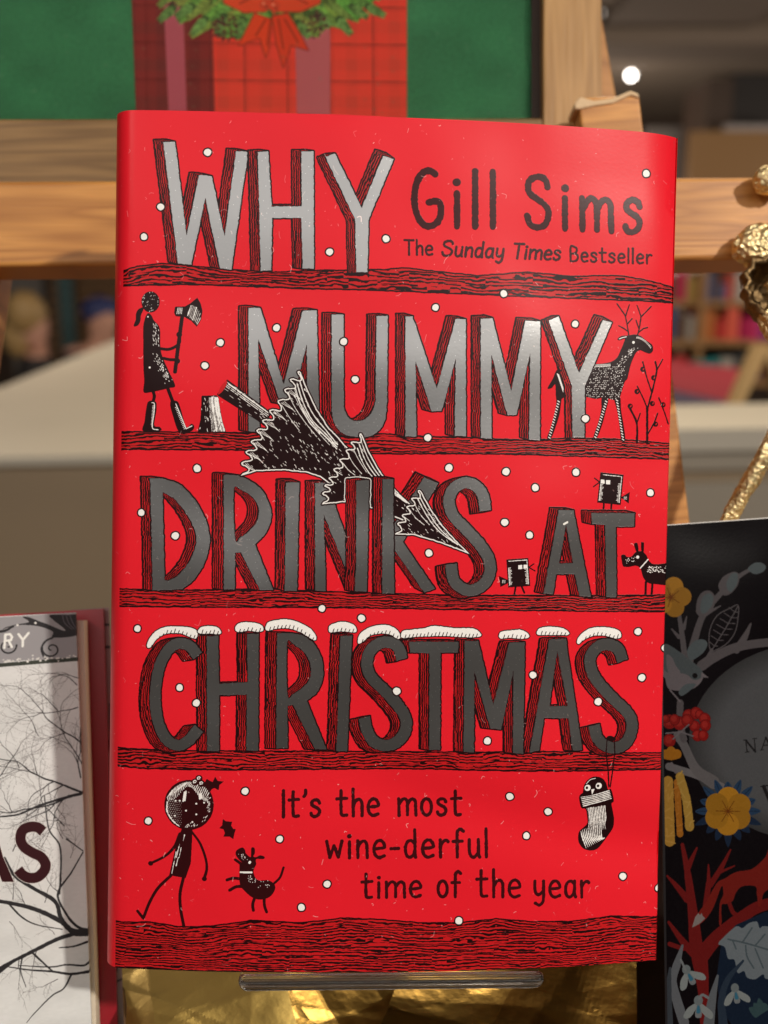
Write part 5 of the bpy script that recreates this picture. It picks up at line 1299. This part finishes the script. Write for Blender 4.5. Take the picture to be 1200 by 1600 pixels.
o = pbox('notice_board', 15, 360, 92, 640, 6.9, .08, M_PALE); props(o, 'pale board on the wall beyond the blonde shopper', 'board')

# bookcase and heaps of bright books far right
M_SH = mat('shelf_timber', (.30, .16, .06), .6)
bc = thing('bookcase', at(1150, 800, 4.4), 'timber bookcase crowded with bright books behind the gilded twig', 'bookcase')
for y in (470, 532, 595): pbox('shelf', 1020, y, 1270, y+9, 4.3, .3, M_SH, bc)
for x in (1092, 1262): pbox('side_panel', x, 400, x+9, 600, 4.28, .33, M_SH, bc)
pbox('back_panel', 1030, 395, 1270, 600, 4.66, .02, M_DK, bc)
cols = [(.45,.02,.02),(.45,.14,.03),(.50,.02,.12),(.22,.02,.16),(.04,.07,.18),(.03,.26,.28),(.38,.26,.07),(.35,.33,.30),(.05,.05,.05),(.65,.10,.06),(.10,.05,.03)]
bmats = [mat('book_cover_%s' % n_, c_, .5) for n_, c_ in zip(['red','orange','pink','purple','blue','teal','yellow','grey','black','coral','brown'], cols)]
rr = random.Random(3)
cn_ = ['red','orange','pink','purple','blue','teal','yellow','grey','black','coral','brown']
def farbook(x0, x1, yb, h, d, m, lab):
    o = pbox('shelved_book', x0, yb-h, x1, yb, d, .16, bmats[m]); props(o, lab, 'book', 'bright books on the far bookcase'); return o
seq1 = [3,8,0,2,6,7,4,10,4,9,7,1]; seq2 = [8,4,10,7,0,1,0,9,2,2,3,3,10]; seq3 = [10,8,0,8,5,5,5,7,8,8,4,1,8]
for seq, yb, hh, sn in ((seq1, 470, 48, 'top'), (seq2, 532, 54, 'middle'), (seq3, 595, 50, 'bottom')):
    x = 1028
    for q_, m_ in enumerate(seq):
        nb = [cn_[seq[k]] for k in (q_-1, q_+1) if 0 <= k < len(seq)]
        lab = '%s book %s on the %s shelf of the far bookcase' % (cn_[m_], ('between %s and %s books' % tuple(nb)) if len(nb) == 2 else ('at the %s end' % ('left' if q_ == 0 else 'right')), sn)
        wd = rr.uniform(8, 20); farbook(x, x+wd-.6, yb, hh*rr.uniform(.55, 1), 4.3+rr.uniform(0, .05), m_, lab); x += wd
# red cloth covered table and small easel in the middle distance
M_CL = mat('red_cloth', (.42, .03, .05), .8, bump=.01, bscale=8); M_CL2 = mat('purple_cloth', (.16, .13, .20), .8)
tb = thing('display_table', at(1080, 800, 2.9), 'display table under a red cloth beyond the cream counter', 'table')
V = [at(x, y, d) for x, y, d in ((980,556,3.6),(1172,578,3.4),(1150,630,2.8),(980,590,2.9))]; V += [v-Vector((0, 0, .05)) for v in V]
mesh('cloth', V, BOXF, M_CL, tb)
V = [at(x, y, d) for x, y, d in ((980,594,2.88),(1149,632,2.78),(1130,680,2.78),(980,680,2.88))]; V += [v+Vector((0, .05, 0)) for v in V]
mesh('skirt', V, BOXF, M_CL2, tb)
me_ = thing('easel_stand', at(1175, 700, 2.2), 'small timber easel standing on the far side of the cream counter', 'easel')
WKx = mat('pale_timber', (.42, .27, .11), .6)
for q4 in ([(1183,540),(1205,540),(1158,640),(1140,640)], [(1196,545),(1212,545),(1240,640),(1222,640)]):
    V = [at(x, y, 1.75) for x, y in q4]; V += [v+Vector((0, .03, 0)) for v in V]; mesh('leg', V, BOXF, WKx, me_)
# dark cabinets under the ceiling on the right, amber panel
M_CAB = mat('dark_cabinet', (.05, .028, .018), .6); M_AMB = mat('amber_panel', (.24, .12, .03), .5); M_RAIL = mat('pale_rail', (.30, .27, .27), .4)
cb = thing('cabinet', at(1150, 800, 4.9), 'tall dark brown cabinet under the ceiling at the right', 'cabinet')
pbox('body', 1098, 128, 1136, 420, 4.9, .4, M_CAB, cb); pbox('door', 1137, 120, 1290, 420, 5.0, .4, M_DK, cb); pbox('side_panel', 1080, 300, 1097, 420, 4.95, .3, M_CAB, cb)
sg = thing('header_board', at(1150, 270, 4.6), 'amber header board with a pale rail in front of the dark cabinet', 'board')
pbox('panel', 1078, 206, 1290, 300, 4.6, .05, M_AMB, sg); pbox('rail', 1134, 195, 1290, 205, 4.58, .04, M_RAIL, sg)
pbox_ = pbox('notice_board', 1010, 200, 1077, 300, 5.6, .06, M_PALE); props(pbox_, 'dim grey board left of the amber header board', 'board')
# display table top the books stand on
M_TAB = wood('table_timber', (.40, .25, .12), (.22, .12, .05), 1)
base = at(600, 1690, .30)
o = wbox('display_table', -.9, .9, base.y-.12, base.y+.34, base.z-.06, base.z-.028, M_TAB); props(o, 'timber display table carrying the books and the easel', 'table')
